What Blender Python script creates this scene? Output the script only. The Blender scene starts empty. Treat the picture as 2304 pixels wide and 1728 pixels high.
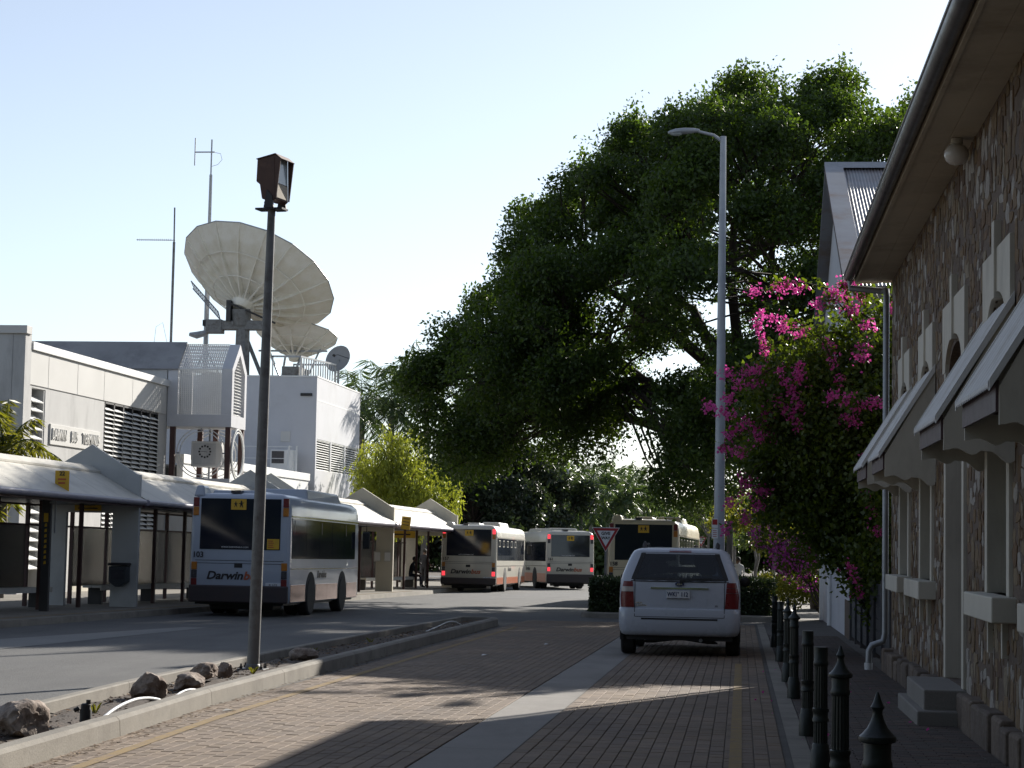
import bpy, bmesh, math, random
import numpy as np
from mathutils import Vector, Matrix
R = math.radians
random.seed(7)
RNG = np.random.default_rng(11)
SC = bpy.context.scene
COL = SC.collection
SLOPE = 0.010                       # the street falls gently away from the camera
def G(y): return -SLOPE * y

# ------------------------------------------------------------------ camera
EYE = 1.55
pitch, yaw, roll = R(4.3968), R(6.5916), 0.0185
fwd = Vector((-math.sin(yaw)*math.cos(pitch), math.cos(yaw)*math.cos(pitch), math.sin(pitch)))
rgt = Vector((math.cos(yaw), math.sin(yaw), 0)); upv = rgt.cross(fwd)
r2 = rgt*math.cos(roll) + upv*math.sin(roll); u2 = upv*math.cos(roll) - rgt*math.sin(roll)
cd = bpy.data.cameras.new('camera'); cam = bpy.data.objects.new('camera', cd); COL.objects.link(cam)
cd.sensor_width = 36; cd.lens = 36*4500/2304; cd.clip_start = 0.1; cd.clip_end = 4000
cam.matrix_world = Matrix(((r2.x, u2.x, -fwd.x, 0), (r2.y, u2.y, -fwd.y, 0), (r2.z, u2.z, -fwd.z, EYE), (0, 0, 0, 1)))
SC.camera = cam

# ------------------------------------------------------------------ sky and sun
SUN_AZ, SUN_EL = R(22.6), R(24.0)    # azimuth measured from +Y towards +X
w = bpy.data.worlds.new('World'); SC.world = w; w.use_nodes = True
nt = w.node_tree; nt.nodes.clear()
sky = nt.nodes.new('ShaderNodeTexSky'); sky.sky_type = 'NISHITA'; sky.sun_disc = False
sky.sun_elevation = SUN_EL; sky.sun_rotation = SUN_AZ
sky.air_density = 0.9; sky.dust_density = 0.3; sky.ozone_density = 3.0; sky.altitude = 20
bg = nt.nodes.new('ShaderNodeBackground'); bg.inputs['Strength'].default_value = 0.09
wo = nt.nodes.new('ShaderNodeOutputWorld')
hsv = nt.nodes.new('ShaderNodeHueSaturation'); hsv.inputs['Saturation'].default_value = 0.6      # humid tropical haze
nt.links.new(sky.outputs[0], hsv.inputs['Color']); nt.links.new(hsv.outputs[0], bg.inputs[0]); nt.links.new(bg.outputs[0], wo.inputs[0])
sd = bpy.data.lights.new('sun', 'SUN'); sd.energy = 5.0; sd.angle = R(0.53); sd.color = (1.0, 0.945, 0.86)
sun = bpy.data.objects.new('sun', sd); COL.objects.link(sun)
sv = Vector((math.sin(SUN_AZ)*math.cos(SUN_EL), math.cos(SUN_AZ)*math.cos(SUN_EL), math.sin(SUN_EL)))
sun.rotation_euler = (-sv).to_track_quat('-Z', 'Y').to_euler(); sun.location = (10, 30, 60)
vs = SC.view_settings; vs.view_transform = 'Standard'; vs.look = 'None'; vs.gamma = 1; vs.exposure = 0.75
SC.cycles.max_bounces = 6; SC.cycles.transparent_max_bounces = 12
# ------------------------------------------------------------------ helpers
class MB:
    """collects shapes and links them as ONE mesh object"""
    def __init__(s): s.v = []; s.f = []; s.m = []
    def add(s, vs, fs, m=0):
        n = len(s.v); s.v += [tuple(map(float, p)) for p in vs]
        s.f += [tuple(i+n for i in f) for f in fs]; s.m += [m]*len(fs); return s
    def box(s, x0, x1, y0, y1, z0, z1, m=0):
        return s.add([(x0,y0,z0),(x1,y0,z0),(x1,y1,z0),(x0,y1,z0),(x0,y0,z1),(x1,y0,z1),(x1,y1,z1),(x0,y1,z1)],
                     [(0,3,2,1),(4,5,6,7),(0,1,5,4),(1,2,6,5),(2,3,7,6),(3,0,4,7)], m)
    def prism(s, poly, ax, a0, a1, m=0):
        def P(p, a): return {'x': (a, p[0], p[1]), 'y': (p[0], a, p[1]), 'z': (p[0], p[1], a)}[ax]
        n = len(poly)
        return s.add([P(p, a0) for p in poly]+[P(p, a1) for p in poly],
                     [tuple(range(n)), tuple(range(2*n-1, n-1, -1))]+[(i, (i+1) % n, n+(i+1) % n, n+i) for i in range(n)], m)
    def tube(s, pts, rad, n=8, m=0, cap=True):
        pts = [Vector(p) for p in pts]
        if not hasattr(rad, '__len__'): rad = [rad]*len(pts)
        vs = []; u = None
        for i, p in enumerate(pts):
            t = (pts[min(i+1, len(pts)-1)]-pts[max(i-1, 0)])
            t = t.normalized() if t.length > 1e-9 else Vector((0, 0, 1))
            if u is None: u = t.cross(Vector((0, 0, 1)) if abs(t.z) < .9 else Vector((1, 0, 0)))
            u = (u - t*u.dot(t)); u = u.normalized() if u.length > 1e-6 else t.orthogonal().normalized()
            w_ = t.cross(u)
            for k in range(n):
                a = 2*math.pi*k/n; vs.append(p + (u*math.cos(a)+w_*math.sin(a))*rad[i])
        fs = [(i*n+k, i*n+(k+1) % n, (i+1)*n+(k+1) % n, (i+1)*n+k) for i in range(len(pts)-1) for k in range(n)]
        if cap: fs += [tuple(range(n-1, -1, -1)), tuple((len(pts)-1)*n+k for k in range(n))]
        return s.add(vs, fs, m)
    def bar(s, a, b, w_, h, m=0):
        a = Vector(a); b = Vector(b); t = (b-a).normalized()
        u = t.cross(Vector((0, 0, 1)) if abs(t.z) < .95 else Vector((0, 1, 0))).normalized(); q = u.cross(t)
        vs = [p+u*sx*w_/2+q*sz*h/2 for p in (a, b) for sx, sz in ((-1,-1),(1,-1),(1,1),(-1,1))]
        return s.add(vs, [(0,1,2,3),(7,6,5,4),(0,4,5,1),(1,5,6,2),(2,6,7,3),(3,7,4,0)], m)
    def lathe(s, prof, n=16, c=(0, 0, 0), m=0, ax='z'):
        vs = []
        for r_, z in prof:
            for k in range(n):
                a = 2*math.pi*k/n; x, y = r_*math.cos(a), r_*math.sin(a)
                p = {'z': (x, y, z), 'x': (z, x, y), 'y': (x, z, y)}[ax]
                vs.append((p[0]+c[0], p[1]+c[1], p[2]+c[2]))
        L = len(prof)
        fs = [(i*n+k, i*n+(k+1) % n, (i+1)*n+(k+1) % n, (i+1)*n+k) for i in range(L-1) for k in range(n)]
        fs += [tuple(range(n-1, -1, -1)), tuple((L-1)*n+k for k in range(n))]
        return s.add(vs, fs, m)
    def loft(s, rings, m=0, skip=None, caps=(True, True)):
        n = len(rings[0]); b = len(s.v); s.v += [tuple(map(float, p)) for r_ in rings for p in r_]
        out = []
        for i in range(len(rings)-1):
            for k in range(n):
                f = (b+i*n+k, b+i*n+(k+1) % n, b+(i+1)*n+(k+1) % n, b+(i+1)*n+k)
                if skip and skip(i, k): out.append((i, k)); continue
                s.f.append(f); s.m.append(m)
        if caps[0]: s.f.append(tuple(b+k for k in range(n-1, -1, -1))); s.m.append(m)
        if caps[1]: s.f.append(tuple(b+(len(rings)-1)*n+k for k in range(n))); s.m.append(m)
        return out
    def mesh(s, name, mats):
        me = bpy.data.meshes.new(name); me.from_pydata(s.v, [], s.f)
        for q in (mats if isinstance(mats, (list, tuple)) else [mats]): me.materials.append(q)
        me.polygons.foreach_set('material_index', s.m)
        bm = bmesh.new(); bm.from_mesh(me); bmesh.ops.recalc_face_normals(bm, faces=bm.faces); bm.to_mesh(me); bm.free()
        return me
    def build(s, name, mats, parent=None, smooth=False, bevel=0, seg=2, loc=None, rot=None):
        me = s.mesh(name, mats)
        return place(me, name, parent, smooth, bevel, seg, loc, rot)
def place(me, name, parent=None, smooth=False, bevel=0, seg=2, loc=None, rot=None):
    if smooth: shade(me, 40 if smooth is True else smooth)
    o = bpy.data.objects.new(name, me); COL.objects.link(o)
    if parent: o.parent = parent
    if loc is not None: o.location = loc
    if rot is not None: o.rotation_euler = rot
    if bevel:
        md = o.modifiers.new('bevel', 'BEVEL'); md.width = bevel; md.segments = seg; md.limit_method = 'ANGLE'; md.angle_limit = R(40)
    return o
def shade(me, ang=40):
    me.polygons.foreach_set('use_smooth', [True]*len(me.polygons))
    bm = bmesh.new(); bm.from_mesh(me); c = math.cos(R(ang))
    for e in bm.edges:
        e.smooth = len(e.link_faces) == 2 and e.link_faces[0].normal.dot(e.link_faces[1].normal) > c
    bm.to_mesh(me); bm.free()
def tag(o, label=None, cat=None, group=None, kind=None):
    if label: o['label'] = label
    if cat: o['category'] = cat
    if group: o['group'] = group
    if kind: o['kind'] = kind
    return o
def thing(name, label, cat, loc=(0, 0, 0), rot=(0, 0, 0), group=None):
    o = bpy.data.objects.new(name, None); COL.objects.link(o); o.location = loc; o.rotation_euler = rot
    o.empty_display_size = .2
    return tag(o, label, cat, group)
def copytree(o, parent=None):
    c = o.copy(); COL.objects.link(c); c.parent = parent
    for ch in o.children: copytree(ch, c)
    return c
def struct(o): o['kind'] = 'structure'; return o
TXT = {}
def text(s, size, mat_, parent, loc, rot, name='lettering', shear=0, bold=0, depth=.002, align='CENTER', sx=1.0, sp=1.0):
    cu = bpy.data.curves.new('t', 'FONT'); cu.body = s; cu.size = size; cu.shear = shear; cu.offset = bold
    cu.extrude = depth; cu.align_x = align; cu.align_y = 'CENTER'; cu.resolution_u = 3; cu.space_character = sp
    o = bpy.data.objects.new('t', cu); COL.objects.link(o)
    dg = bpy.context.evaluated_depsgraph_get(); me = bpy.data.meshes.new_from_object(o.evaluated_get(dg))
    bpy.data.objects.remove(o); bpy.data.curves.remove(cu)
    me.name = name; me.materials.clear(); me.materials.append(mat_)
    q = place(me, name, parent, loc=loc, rot=rot); q.scale = (sx, 1, 1); return q
# letters stand in XY; FACE_S turns them to face -Y (towards the camera), FACE_E to face +X
FACE_S = (R(90), 0, 0); FACE_E = (R(90), 0, R(90)); FACE_W = (R(90), 0, R(-90))

# ------------------------------------------------------------------ materials
def _ramp(nt_, fac, c1, c2, lo=.3, hi=.7):
    r_ = nt_.nodes.new('ShaderNodeValToRGB'); r_.color_ramp.elements[0].position = lo; r_.color_ramp.elements[1].position = hi
    r_.color_ramp.elements[0].color = (*c1, 1); r_.color_ramp.elements[1].color = (*c2, 1)
    nt_.links.new(fac, r_.inputs[0]); return r_.outputs[0]
def mat(name, col, col2=None, scale=3.0, rough=.7, metal=0, bump=0, bscale=40, spec=.5, pieces=None, stretch=(1, 1, 1),
        coat=0, emit=0, fine=0, lo=.3, hi=.7, dirt=None, dscale=.7, rvar=.12, world=False, dst=None):
    m = bpy.data.materials.new(name); m.use_nodes = True; t = m.node_tree; p = t.nodes['Principled BSDF']; L = t.links.new
    tc = t.nodes.new('ShaderNodeTexCoord'); mp = t.nodes.new('ShaderNodeMapping'); mp.inputs['Scale'].default_value = stretch
    if world: L(t.nodes.new('ShaderNodeNewGeometry').outputs['Position'], mp.inputs[0])
    else: L(tc.outputs['Object'], mp.inputs[0])
    co = mp.outputs[0]; co2 = co
    if dst:
        m2_ = t.nodes.new('ShaderNodeMapping'); m2_.inputs['Scale'].default_value = dst; L(co, m2_.inputs[0]); co2 = m2_.outputs[0]
    def noise(s_, d=6, ro=.6, co=co):
        n = t.nodes.new('ShaderNodeTexNoise'); n.inputs['Scale'].default_value = s_; n.inputs['Detail'].default_value = d
        n.inputs['Roughness'].default_value = ro; L(co, n.inputs['Vector']); return n.outputs['Fac']
    if col2 is None: col2 = tuple(c*.8 for c in col)
    n1 = noise(scale); c = _ramp(t, n1, col, col2, lo, hi)
    if pieces:      # colour of its own for each stone or brick
        oi = t.nodes.new('ShaderNodeObjectInfo'); ge = t.nodes.new('ShaderNodeNewGeometry')
        ad = t.nodes.new('ShaderNodeMath'); ad.operation = 'ADD'; L(oi.outputs['Random'], ad.inputs[0]); L(ge.outputs['Random Per Island'], ad.inputs[1])
        fr = t.nodes.new('ShaderNodeMath'); fr.operation = 'FRACT'; L(ad.outputs[0], fr.inputs[0])
        rp = t.nodes.new('ShaderNodeValToRGB'); rp.color_ramp.interpolation = 'CONSTANT' if len(pieces) > 2 else 'LINEAR'
        e = rp.color_ramp.elements
        for i, pc in enumerate(pieces):
            x = i/len(pieces) if len(pieces) > 2 else i
            if i < 2: e[i].position = x; e[i].color = (*pc, 1)
            else: k = e.new(x); k.color = (*pc, 1)
        L(fr.outputs[0], rp.inputs[0])
        mx = t.nodes.new('ShaderNodeMix'); mx.data_type = 'RGBA'; mx.blend_type = 'MULTIPLY'; mx.inputs['Factor'].default_value = 1
        L(rp.outputs[0], mx.inputs['A']); L(c, mx.inputs['B']); c = mx.outputs['Result']
    if fine:
        n2 = noise(bscale*1.7, 3); cf = _ramp(t, n2, (1-fine,)*3, (1+fine*.4,)*3, .35, .65)
        mx = t.nodes.new('ShaderNodeMix'); mx.data_type = 'RGBA'; mx.blend_type = 'MULTIPLY'; mx.inputs['Factor'].default_value = 1
        L(c, mx.inputs['A']); L(cf, mx.inputs['B']); c = mx.outputs['Result']
    if dirt:
        n3 = noise(dscale, 8, .7, co2)
        mm = t.nodes.new('ShaderNodeMapRange'); mm.inputs[1].default_value = .5; mm.inputs[2].default_value = .72; L(n3, mm.inputs[0])
        mx = t.nodes.new('ShaderNodeMix'); mx.data_type = 'RGBA'; L(mm.outputs[0], mx.inputs['Factor'])
        L(c, mx.inputs['A']); mx.inputs['B'].default_value = (*dirt, 1); c = mx.outputs['Result']
    L(c, p.inputs['Base Color'])
    mr = t.nodes.new('ShaderNodeMapRange'); mr.inputs[3].default_value = max(.02, rough-rvar); mr.inputs[4].default_value = min(1, rough+rvar)
    L(noise(scale*2.3), mr.inputs[0]); L(mr.outputs[0], p.inputs['Roughness'])
    p.inputs['Metallic'].default_value = metal; p.inputs['Specular IOR Level'].default_value = spec; p.inputs['Coat Weight'].default_value = coat
    if emit: p.inputs['Emission Color'].default_value = (*col, 1); p.inputs['Emission Strength'].default_value = emit
    if bump:
        b = t.nodes.new('ShaderNodeBump'); b.inputs['Strength'].default_value = bump; b.inputs['Distance'].default_value = .02
        L(noise(bscale, 8), b.inputs['Height']); L(b.outputs[0], p.inputs['Normal'])
    return m
def leafmat(name, c1, c2, trans=.4, tcol=None, rough=.5, scale=.6):
    m = bpy.data.materials.new(name); m.use_nodes = True; t = m.node_tree; t.nodes.clear(); L = t.links.new
    out = t.nodes.new('ShaderNodeOutputMaterial'); ge = t.nodes.new('ShaderNodeNewGeometry'); tc = t.nodes.new('ShaderNodeTexCoord')
    n = t.nodes.new('ShaderNodeTexNoise'); n.inputs['Scale'].default_value = scale; L(tc.outputs['Object'], n.inputs['Vector'])
    ad = t.nodes.new('ShaderNodeMath'); ad.operation = 'MULTIPLY_ADD'; ad.inputs[1].default_value = .55; L(ge.outputs['Random Per Island'], ad.inputs[0])
    ml = t.nodes.new('ShaderNodeMath'); ml.operation = 'MULTIPLY'; ml.inputs[1].default_value = .45; L(n.outputs['Fac'], ml.inputs[0]); L(ml.outputs[0], ad.inputs[2])
    col = _ramp(t, ad.outputs[0], c1, c2, .15, .8)
    d = t.nodes.new('ShaderNodeBsdfPrincipled'); L(col, d.inputs['Base Color']); d.inputs['Roughness'].default_value = rough
    tr = t.nodes.new('ShaderNodeBsdfTranslucent')
    mx = t.nodes.new('ShaderNodeMix'); mx.data_type = 'RGBA'; mx.blend_type = 'MULTIPLY'; mx.inputs['Factor'].default_value = 1
    L(col, mx.inputs['A']); mx.inputs['B'].default_value = (*(tcol or (1.6, 1.5, .7)), 1); L(mx.outputs['Result'], tr.inputs[0])
    ms = t.nodes.new('ShaderNodeMixShader'); ms.inputs[0].default_value = trans
    L(d.outputs[0], ms.inputs[1]); L(tr.outputs[0], ms.inputs[2]); L(ms.outputs[0], out.inputs[0]); return m
def glassmat(name, tint, refl=(1, 1, 1), rough=.02, f0=.06):
    m = bpy.data.materials.new(name); m.use_nodes = True; t = m.node_tree; t.nodes.clear(); L = t.links.new
    out = t.nodes.new('ShaderNodeOutputMaterial'); tr = t.nodes.new('ShaderNodeBsdfTransparent'); tr.inputs[0].default_value = (*tint, 1)
    gl = t.nodes.new('ShaderNodeBsdfGlossy'); gl.inputs['Roughness'].default_value = rough; gl.inputs[0].default_value = (*refl, 1)
    fr = t.nodes.new('ShaderNodeFresnel'); fr.inputs[0].default_value = 1.52
    ms = t.nodes.new('ShaderNodeMixShader'); L(fr.outputs[0], ms.inputs[0]); L(tr.outputs[0], ms.inputs[1]); L(gl.outputs[0], ms.inputs[2])
    L(ms.outputs[0], out.inputs[0]); return m
M = {}
M['asphalt'] = mat('asphalt', (0.097, 0.096, 0.094), (0.133, 0.131, 0.125), .35, .85, bump=.6, bscale=45, fine=.5, world=True, dirt=(.07, .069, .068), dscale=.9, dst=(1, .07, 1))
M['asphalt_patch'] = mat('asphalt_patch', (.19, .186, .176), (.22, .216, .205), .6, .85, bump=.3, bscale=70, fine=.25)
M['earth'] = mat('earth', (.09, .062, .042), (.05, .037, .028), 4, .95, bump=.8, bscale=22, fine=.4)
M['grit'] = mat('grit', (.075, .068, .06), (.11, .1, .088), 2, .95, bump=.3, bscale=60)
M['paver'] = mat('paver', (1, .98, .95), (.70, .68, .66), .5, .85, bump=.35, bscale=90, fine=.2, world=True, dirt=(.12, .092, .075), dscale=.8, dst=(1, .35, 1), pieces=[(0.217, 0.162, 0.114), (0.191, 0.142, 0.101), (0.237, 0.177, 0.127), (0.203, 0.151, 0.110), (0.222, 0.163, 0.110)])
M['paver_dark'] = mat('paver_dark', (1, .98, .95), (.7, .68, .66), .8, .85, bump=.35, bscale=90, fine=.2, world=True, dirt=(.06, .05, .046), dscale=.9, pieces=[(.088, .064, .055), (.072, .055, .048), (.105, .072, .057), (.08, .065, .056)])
M['concrete'] = mat('concrete', (.255, .232, .195), (.18, .163, .137), 1.2, .9, bump=.25, bscale=50, fine=.15, dirt=(.13, .115, .095), dscale=1.6)
M['concrete_strip'] = mat('concrete_strip', (0.238, 0.220, 0.198), (0.194, 0.180, 0.163), .8, .88, bump=.2, bscale=60, fine=.15, dirt=(.15, .137, .124), dscale=.9, world=True, dst=(1, .4, 1))
M['yellow_line'] = mat('yellow_line', (.30, .195, .055), (.21, .145, .07), 6, .85, bump=.3, bscale=90, fine=.3, dirt=(.19, .13, .09), dscale=4)
M['white_render'] = mat('white_render', (.58, .585, .61), (.53, .535, .56), .6, .8, bump=.08, bscale=30, dirt=(.48, .48, .49), dscale=.35)
M['grey_render'] = mat('grey_render', (.55, .545, .53), (.48, .475, .46), 1.1, .85, bump=.12, bscale=25, dirt=(.36, .355, .345), dscale=.8, stretch=(1, 1, .35))
M['cream_render'] = mat('cream_render', (.60, .56, .46), (.55, .51, .42), .8, .85, bump=.1, bscale=30, dirt=(.42, .39, .32), dscale=.6)
M['cream_paint'] = mat('cream_paint', (.60, .565, .48), (.53, .495, .42), 1.2, .75, bump=.08, bscale=30, dirt=(.40, .37, .31), dscale=1.3, world=True, dst=(1, 1, .35))
M['soffit'] = mat('soffit', (.47, .40, .29), (.40, .34, .25), 1.5, .7, dirt=(.28, .22, .15), dscale=1.0)
M['white_paint'] = mat('white_paint', (.78, .78, .76), (.72, .72, .7), 2, .6)
M['lattice'] = mat('lattice', (.75, .75, .74), (.68, .68, .67), 2, .6)
M['roof_metal'] = mat('roof_metal', (.30, .31, .33), (.22, .225, .24), .8, .5, metal=.25, dirt=(.2, .13, .09), dscale=.7)
M['roof_cream'] = mat('roof_cream', (.56, .53, .46), (.50, .475, .41), .7, .6, dirt=(.38, .36, .31), dscale=.9, world=True, dst=(1, 1, .4))
M['roof_grey'] = mat('roof_grey', (.33, .33, .335), (.24, .24, .245), .5, .7, dirt=(.16, .16, .165), dscale=.4)
M['gutter_lilac'] = mat('gutter_lilac', (.30, .28, .33), (.25, .235, .28), 2, .45)
M['galv'] = mat('galv', (.36, .37, .38), (.27, .28, .29), 9, .45, metal=.55, bump=.1, bscale=20)
M['galv_dull'] = mat('galv_dull', (.21, .21, .205), (.15, .15, .148), 6, .6, metal=.3, bump=.1, bscale=30, dirt=(.1, .085, .07), dscale=3)
M['pole_blue'] = mat('pole_blue', (.42, .44, .47), (.34, .36, .39), 3, .5, metal=.35)
M['dark_metal'] = mat('dark_metal', (.03, .03, .032), (.045, .043, .042), 5, .55)
M['rust_red'] = mat('rust_red', (.075, .032, .028), (.055, .025, .022), 3, .6)
M['black'] = mat('black', (.012, .012, .013), (.02, .02, .021), 6, .6)
M['rubber'] = mat('rubber', (.018, .018, .019), (.03, .029, .028), 10, .85, bump=.2, bscale=60)
M['rim'] = mat('rim', (.35, .35, .36), (.25, .25, .26), 5, .4, metal=.7)
M['bollard'] = mat('bollard', (.008, .014, .013), (.012, .019, .017), 8, .4, bump=.15, bscale=40, dirt=(.018, .019, .017), dscale=5)
M['brown_lamp'] = mat('brown_lamp', (.10, .052, .036), (.075, .04, .03), 4, .6, dirt=(.16, .09, .06), dscale=3)
M['lens'] = mat('lens', (.45, .5, .5), (.4, .45, .45), 3, .15)
M['rock'] = mat('rock', (.40, .34, .29), (.20, .13, .09), 4.5, .9, bump=1.0, bscale=13, fine=.4, dirt=(.075, .052, .038), dscale=5)
M['pvc'] = mat('pvc', (.7, .7, .7), (.62, .62, .62), 4, .4)
M['mortar'] = mat('mortar', (0.170, 0.123, 0.089), (0.111, 0.081, 0.061), 2.2, .92, bump=.7, bscale=14, fine=.25, dirt=(.10, .08, .068), dscale=.9)
M['stone'] = mat('stone', (1, 1, 1), (.68, .62, .58), 5, .85, bump=.7, bscale=16, fine=.2,
    pieces=[(0.413, 0.387, 0.344), (0.181, 0.107, 0.052), (0.232, 0.159, 0.086), (0.292, 0.245, 0.172), (0.129, 0.077, 0.043), (0.206, 0.129, 0.056), (0.155, 0.112, 0.069), (0.232, 0.163, 0.090), (0.396, 0.370, 0.335), (0.249, 0.189, 0.112), (0.163, 0.099, 0.047), (0.198, 0.138, 0.073)])
M['plinth_stone'] = mat('plinth_stone', (1, 1, 1), (.6, .57, .53), 4, .9, bump=.7, bscale=14, fine=.25, pieces=[(.16, .125, .1), (.12, .092, .076), (.2, .155, .12)])
M['brown_door'] = mat('brown_door', (.085, .035, .025), (.065, .028, .02), 3, .5)
M['globe'] = mat('globe', (.62, .58, .52), (.58, .54, .49), 3, .25)
M['yellow_sign'] = mat('yellow_sign', (.62, .37, .02), (.55, .33, .02), 3, .5, dirt=(.45, .27, .03), dscale=4)
M['red_sign'] = mat('red_sign', (.36, .018, .022), (.3, .016, .02), 3, .45)
M['sign_white'] = mat('sign_white', (.72, .72, .72), (.66, .66, .66), 3, .45)
M['sign_black'] = mat('sign_black', (.012, .012, .012), (.015, .015, .015), 3, .5)
M['bark'] = mat('bark', (.055, .04, .03), (.03, .022, .017), 5, .95, bump=.9, bscale=12, stretch=(1, 1, .3))
M['bark_grey'] = mat('bark_grey', (.2, .185, .165), (.14, .125, .11), 4, .9, bump=.5, bscale=14, stretch=(1, 1, .4))
M['leaf_big'] = leafmat('leaf_big', (.022, .044, .011), (.075, .12, .024), .46, (1.8, 1.8, .5))
M['leaf_dark'] = leafmat('leaf_dark', (.016, .028, .016), (.035, .055, .026), .28)
M['leaf_yellow'] = leafmat('leaf_yellow', (.16, .2, .028), (.29, .32, .05), .5, (1.35, 1.3, .7))
M['leaf_boug'] = leafmat('leaf_boug', (.03, .055, .011), (.10, .145, .02), .46, (1.8, 1.7, .45))
M['leaf_palm'] = leafmat('leaf_palm', (.032, .062, .022), (.085, .13, .045), .35, rough=.35)
M['leaf_mid'] = leafmat('leaf_mid', (.045, .08, .024), (.10, .14, .045), .4)
M['leaf_gold'] = leafmat('leaf_gold', (.08, .10, .015), (.2, .2, .03), .5, (1.5, 1.4, .6))
M['leaf_hedge'] = leafmat('leaf_hedge', (.022, .04, .016), (.05, .075, .024), .3)
M['flower'] = leafmat('flower', (.48, .045, .25), (.66, .12, .40), .45, (1.25, 1.0, 1.15))
M['flower_pale'] = leafmat('flower_pale', (.36, .05, .30), (.5, .12, .42), .45, (1.2, .9, 1.2))
M['window_dark'] = mat('window_dark', (.012, .016, .024), (.018, .022, .03), 1.5, .09, spec=.8)
M['car_glass'] = glassmat('car_glass', (.28, .32, .36))
M['clear_glass'] = glassmat('clear_glass', (.8, .84, .84))
# ------------------------------------------------------------------ ground
def sheet(name, poly, dz, m, n=None):
    """flat sheet following the street's fall, poly in (x, y)"""
    b = MB(); b.add([(x, y, G(y)+dz) for x, y in poly], [tuple(range(len(poly)))])
    return b.build(name, m)
struct(sheet('ground', [(-500, -60), (500, -60), (500, 900), (-500, 900)], -.020, M['earth']))
def kx(y): return -16.47+(y-53.7)*.0494            # front edge line of the shelter legs
def kerbx(y): return -14.3+(y-38)*.0375            # kerb of the bus bay
struct(sheet('road', [(-7.0, -20), (kerbx(-20), -20), (kerbx(30), 30), (kerbx(50), 50), (kerbx(80), 80), (-12.7, 82), (-12.3, 110), (-14, 135), (-30, 160), (60, 160), (20, 130), (2.2, 118), (.6, 70), (.6, 50.2), (-6.2, 50.2), (-7.0, 47)], -.008, M['asphalt']))
tag(sheet('asphalt_patch', [(-13.9, 20), (-12.6, 33), (-11.4, 40.5), (-10.9, 40.5), (-11.2, 33), (-11.6, 24), (-11.5, 10), (-14.4, 10)], -.004, M['asphalt_patch']), kind='structure')

def pavers(parent, x0, x1, y0, y1, m, along='y', near=300, L=.23, W=.115, gap=.006, name='paver', h=.022, z=0.0, vis=None):
    """brick paving laid in running bond; the nearest bricks are objects of their own, the rest one mesh"""
    spots = []
    if along == 'y':
        nx = int((x1-x0)/W); W = (x1-x0)/nx
        for i in range(nx):
            off = (i % 2)*L/2 + random.uniform(-.006, .006); y = y0-off
            while y < y1: spots.append((x0+(i+.5)*W, y+L/2, W-gap, L-gap)); y += L
    else:
        ny = int((y1-y0)/W)
        for j in range(ny):
            off = (j % 2)*L/2; x = x0-off
            while x < x1:
                a, b = max(x, x0), min(x+L, x1)
                if b-a > .04: spots.append(((a+b)/2, y0+(j+.5)*W, b-a-gap, W-gap))
                x += L
    def shape(wx, wy, c=.006):
        a, b = wx/2, wy/2; c = .004
        return [(-a,-b,-h),(a,-b,-h),(a,b,-h),(-a,b,-h),(-a,-b,-c),(a,-b,-c),(a,b,-c),(-a,b,-c),(-a+c,-b+c,0),(a-c,-b+c,0),(a-c,b-c,0),(-a+c,b-c,0)], \
               [(8,9,10,11),(4,5,9,8),(5,6,10,9),(6,7,11,10),(7,4,8,11),(0,1,5,4),(1,2,6,5),(2,3,7,6),(3,0,4,7)]
    spots.sort(key=lambda s: (not (vis is None or vis(s[0], s[1])), s[1]))
    cache = {}
    rest = MB()
    for i, (x, y, wx, wy) in enumerate(spots):
        dz = G(y)+z+random.uniform(-.0018, .0018); tx, ty = random.uniform(-.006, .006), random.uniform(-.006, .006)
        v, f = shape(wx, wy)
        if i < near and (vis is None or vis(x, y)):
            k = (round(wx, 3), round(wy, 3))
            if k not in cache: b = MB(); b.add(v, f); cache[k] = b.mesh(name, m)
            place(cache[k], name, parent, loc=(x, y, dz), rot=(tx-.01, ty, 0))
        else:
            rest.add([(p[0]+x, p[1]+y, p[2]+dz+p[0]*ty+p[1]*(tx-.01)) for p in v], f)
    o = rest.build(name+'_field', m, parent); o['kind'] = 'stuff'
lane = struct(sheet('parking_lane', [(-5.7, 2), (.42, 2), (.42, 50.2), (-6.0, 50.2)], -.012, M['grit']))
pavers(lane, -5.3, -2.44, 11.5, 50.1, M['paver'], near=170, vis=lambda x, y: y > 13.9 and x > -4.9)
pavers(lane, -1.80, .36, 11.5, 50.1, M['paver'], near=130, vis=lambda x, y: y > 14.6)
b = MB()
for y in np.arange(4, 50, 3.1):       # cast concrete drain strip, one bay after the other
    y1 = min(y+3.09, 50.1)
    b2 = MB(); b2.add([(-2.43, y, G(y)-.006), (-1.81, y, G(y)-.006), (-1.81, y1, G(y1)-.006), (-2.43, y1, G(y1)-.006), (-2.12, y, G(y)-.010), (-2.12, y1, G(y1)-.010)], [(0, 4, 5, 3), (4, 1, 2, 5)])
    b2.build('concrete_bay', M['concrete_strip'], lane)
def line(name, pts, wd, dz, m, parent=None):
    b = MB()
    for (xa, ya), (xb, yb) in zip(pts, pts[1:]):
        n = max(1, int((yb-ya)/2))
        for i in range(n):
            y0, y1 = ya+(yb-ya)*i/n, ya+(yb-ya)*(i+1)/n; a0, a1 = xa+(xb-xa)*i/n, xa+(xb-xa)*(i+1)/n
            b.add([(a0-wd/2, y0, G(y0)+dz), (a0+wd/2, y0, G(y0)+dz), (a1+wd/2, y1, G(y1)+dz), (a1-wd/2, y1, G(y1)+dz)], [(0, 1, 2, 3)])
    return b.build(name, m, parent)
line('yellow_line', [(-4.62, 9), (-4.68, 14), (-4.86, 18.4), (-4.92, 24), (-5.0, 45)], .10, .0055, M['yellow_line'], lane)
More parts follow.
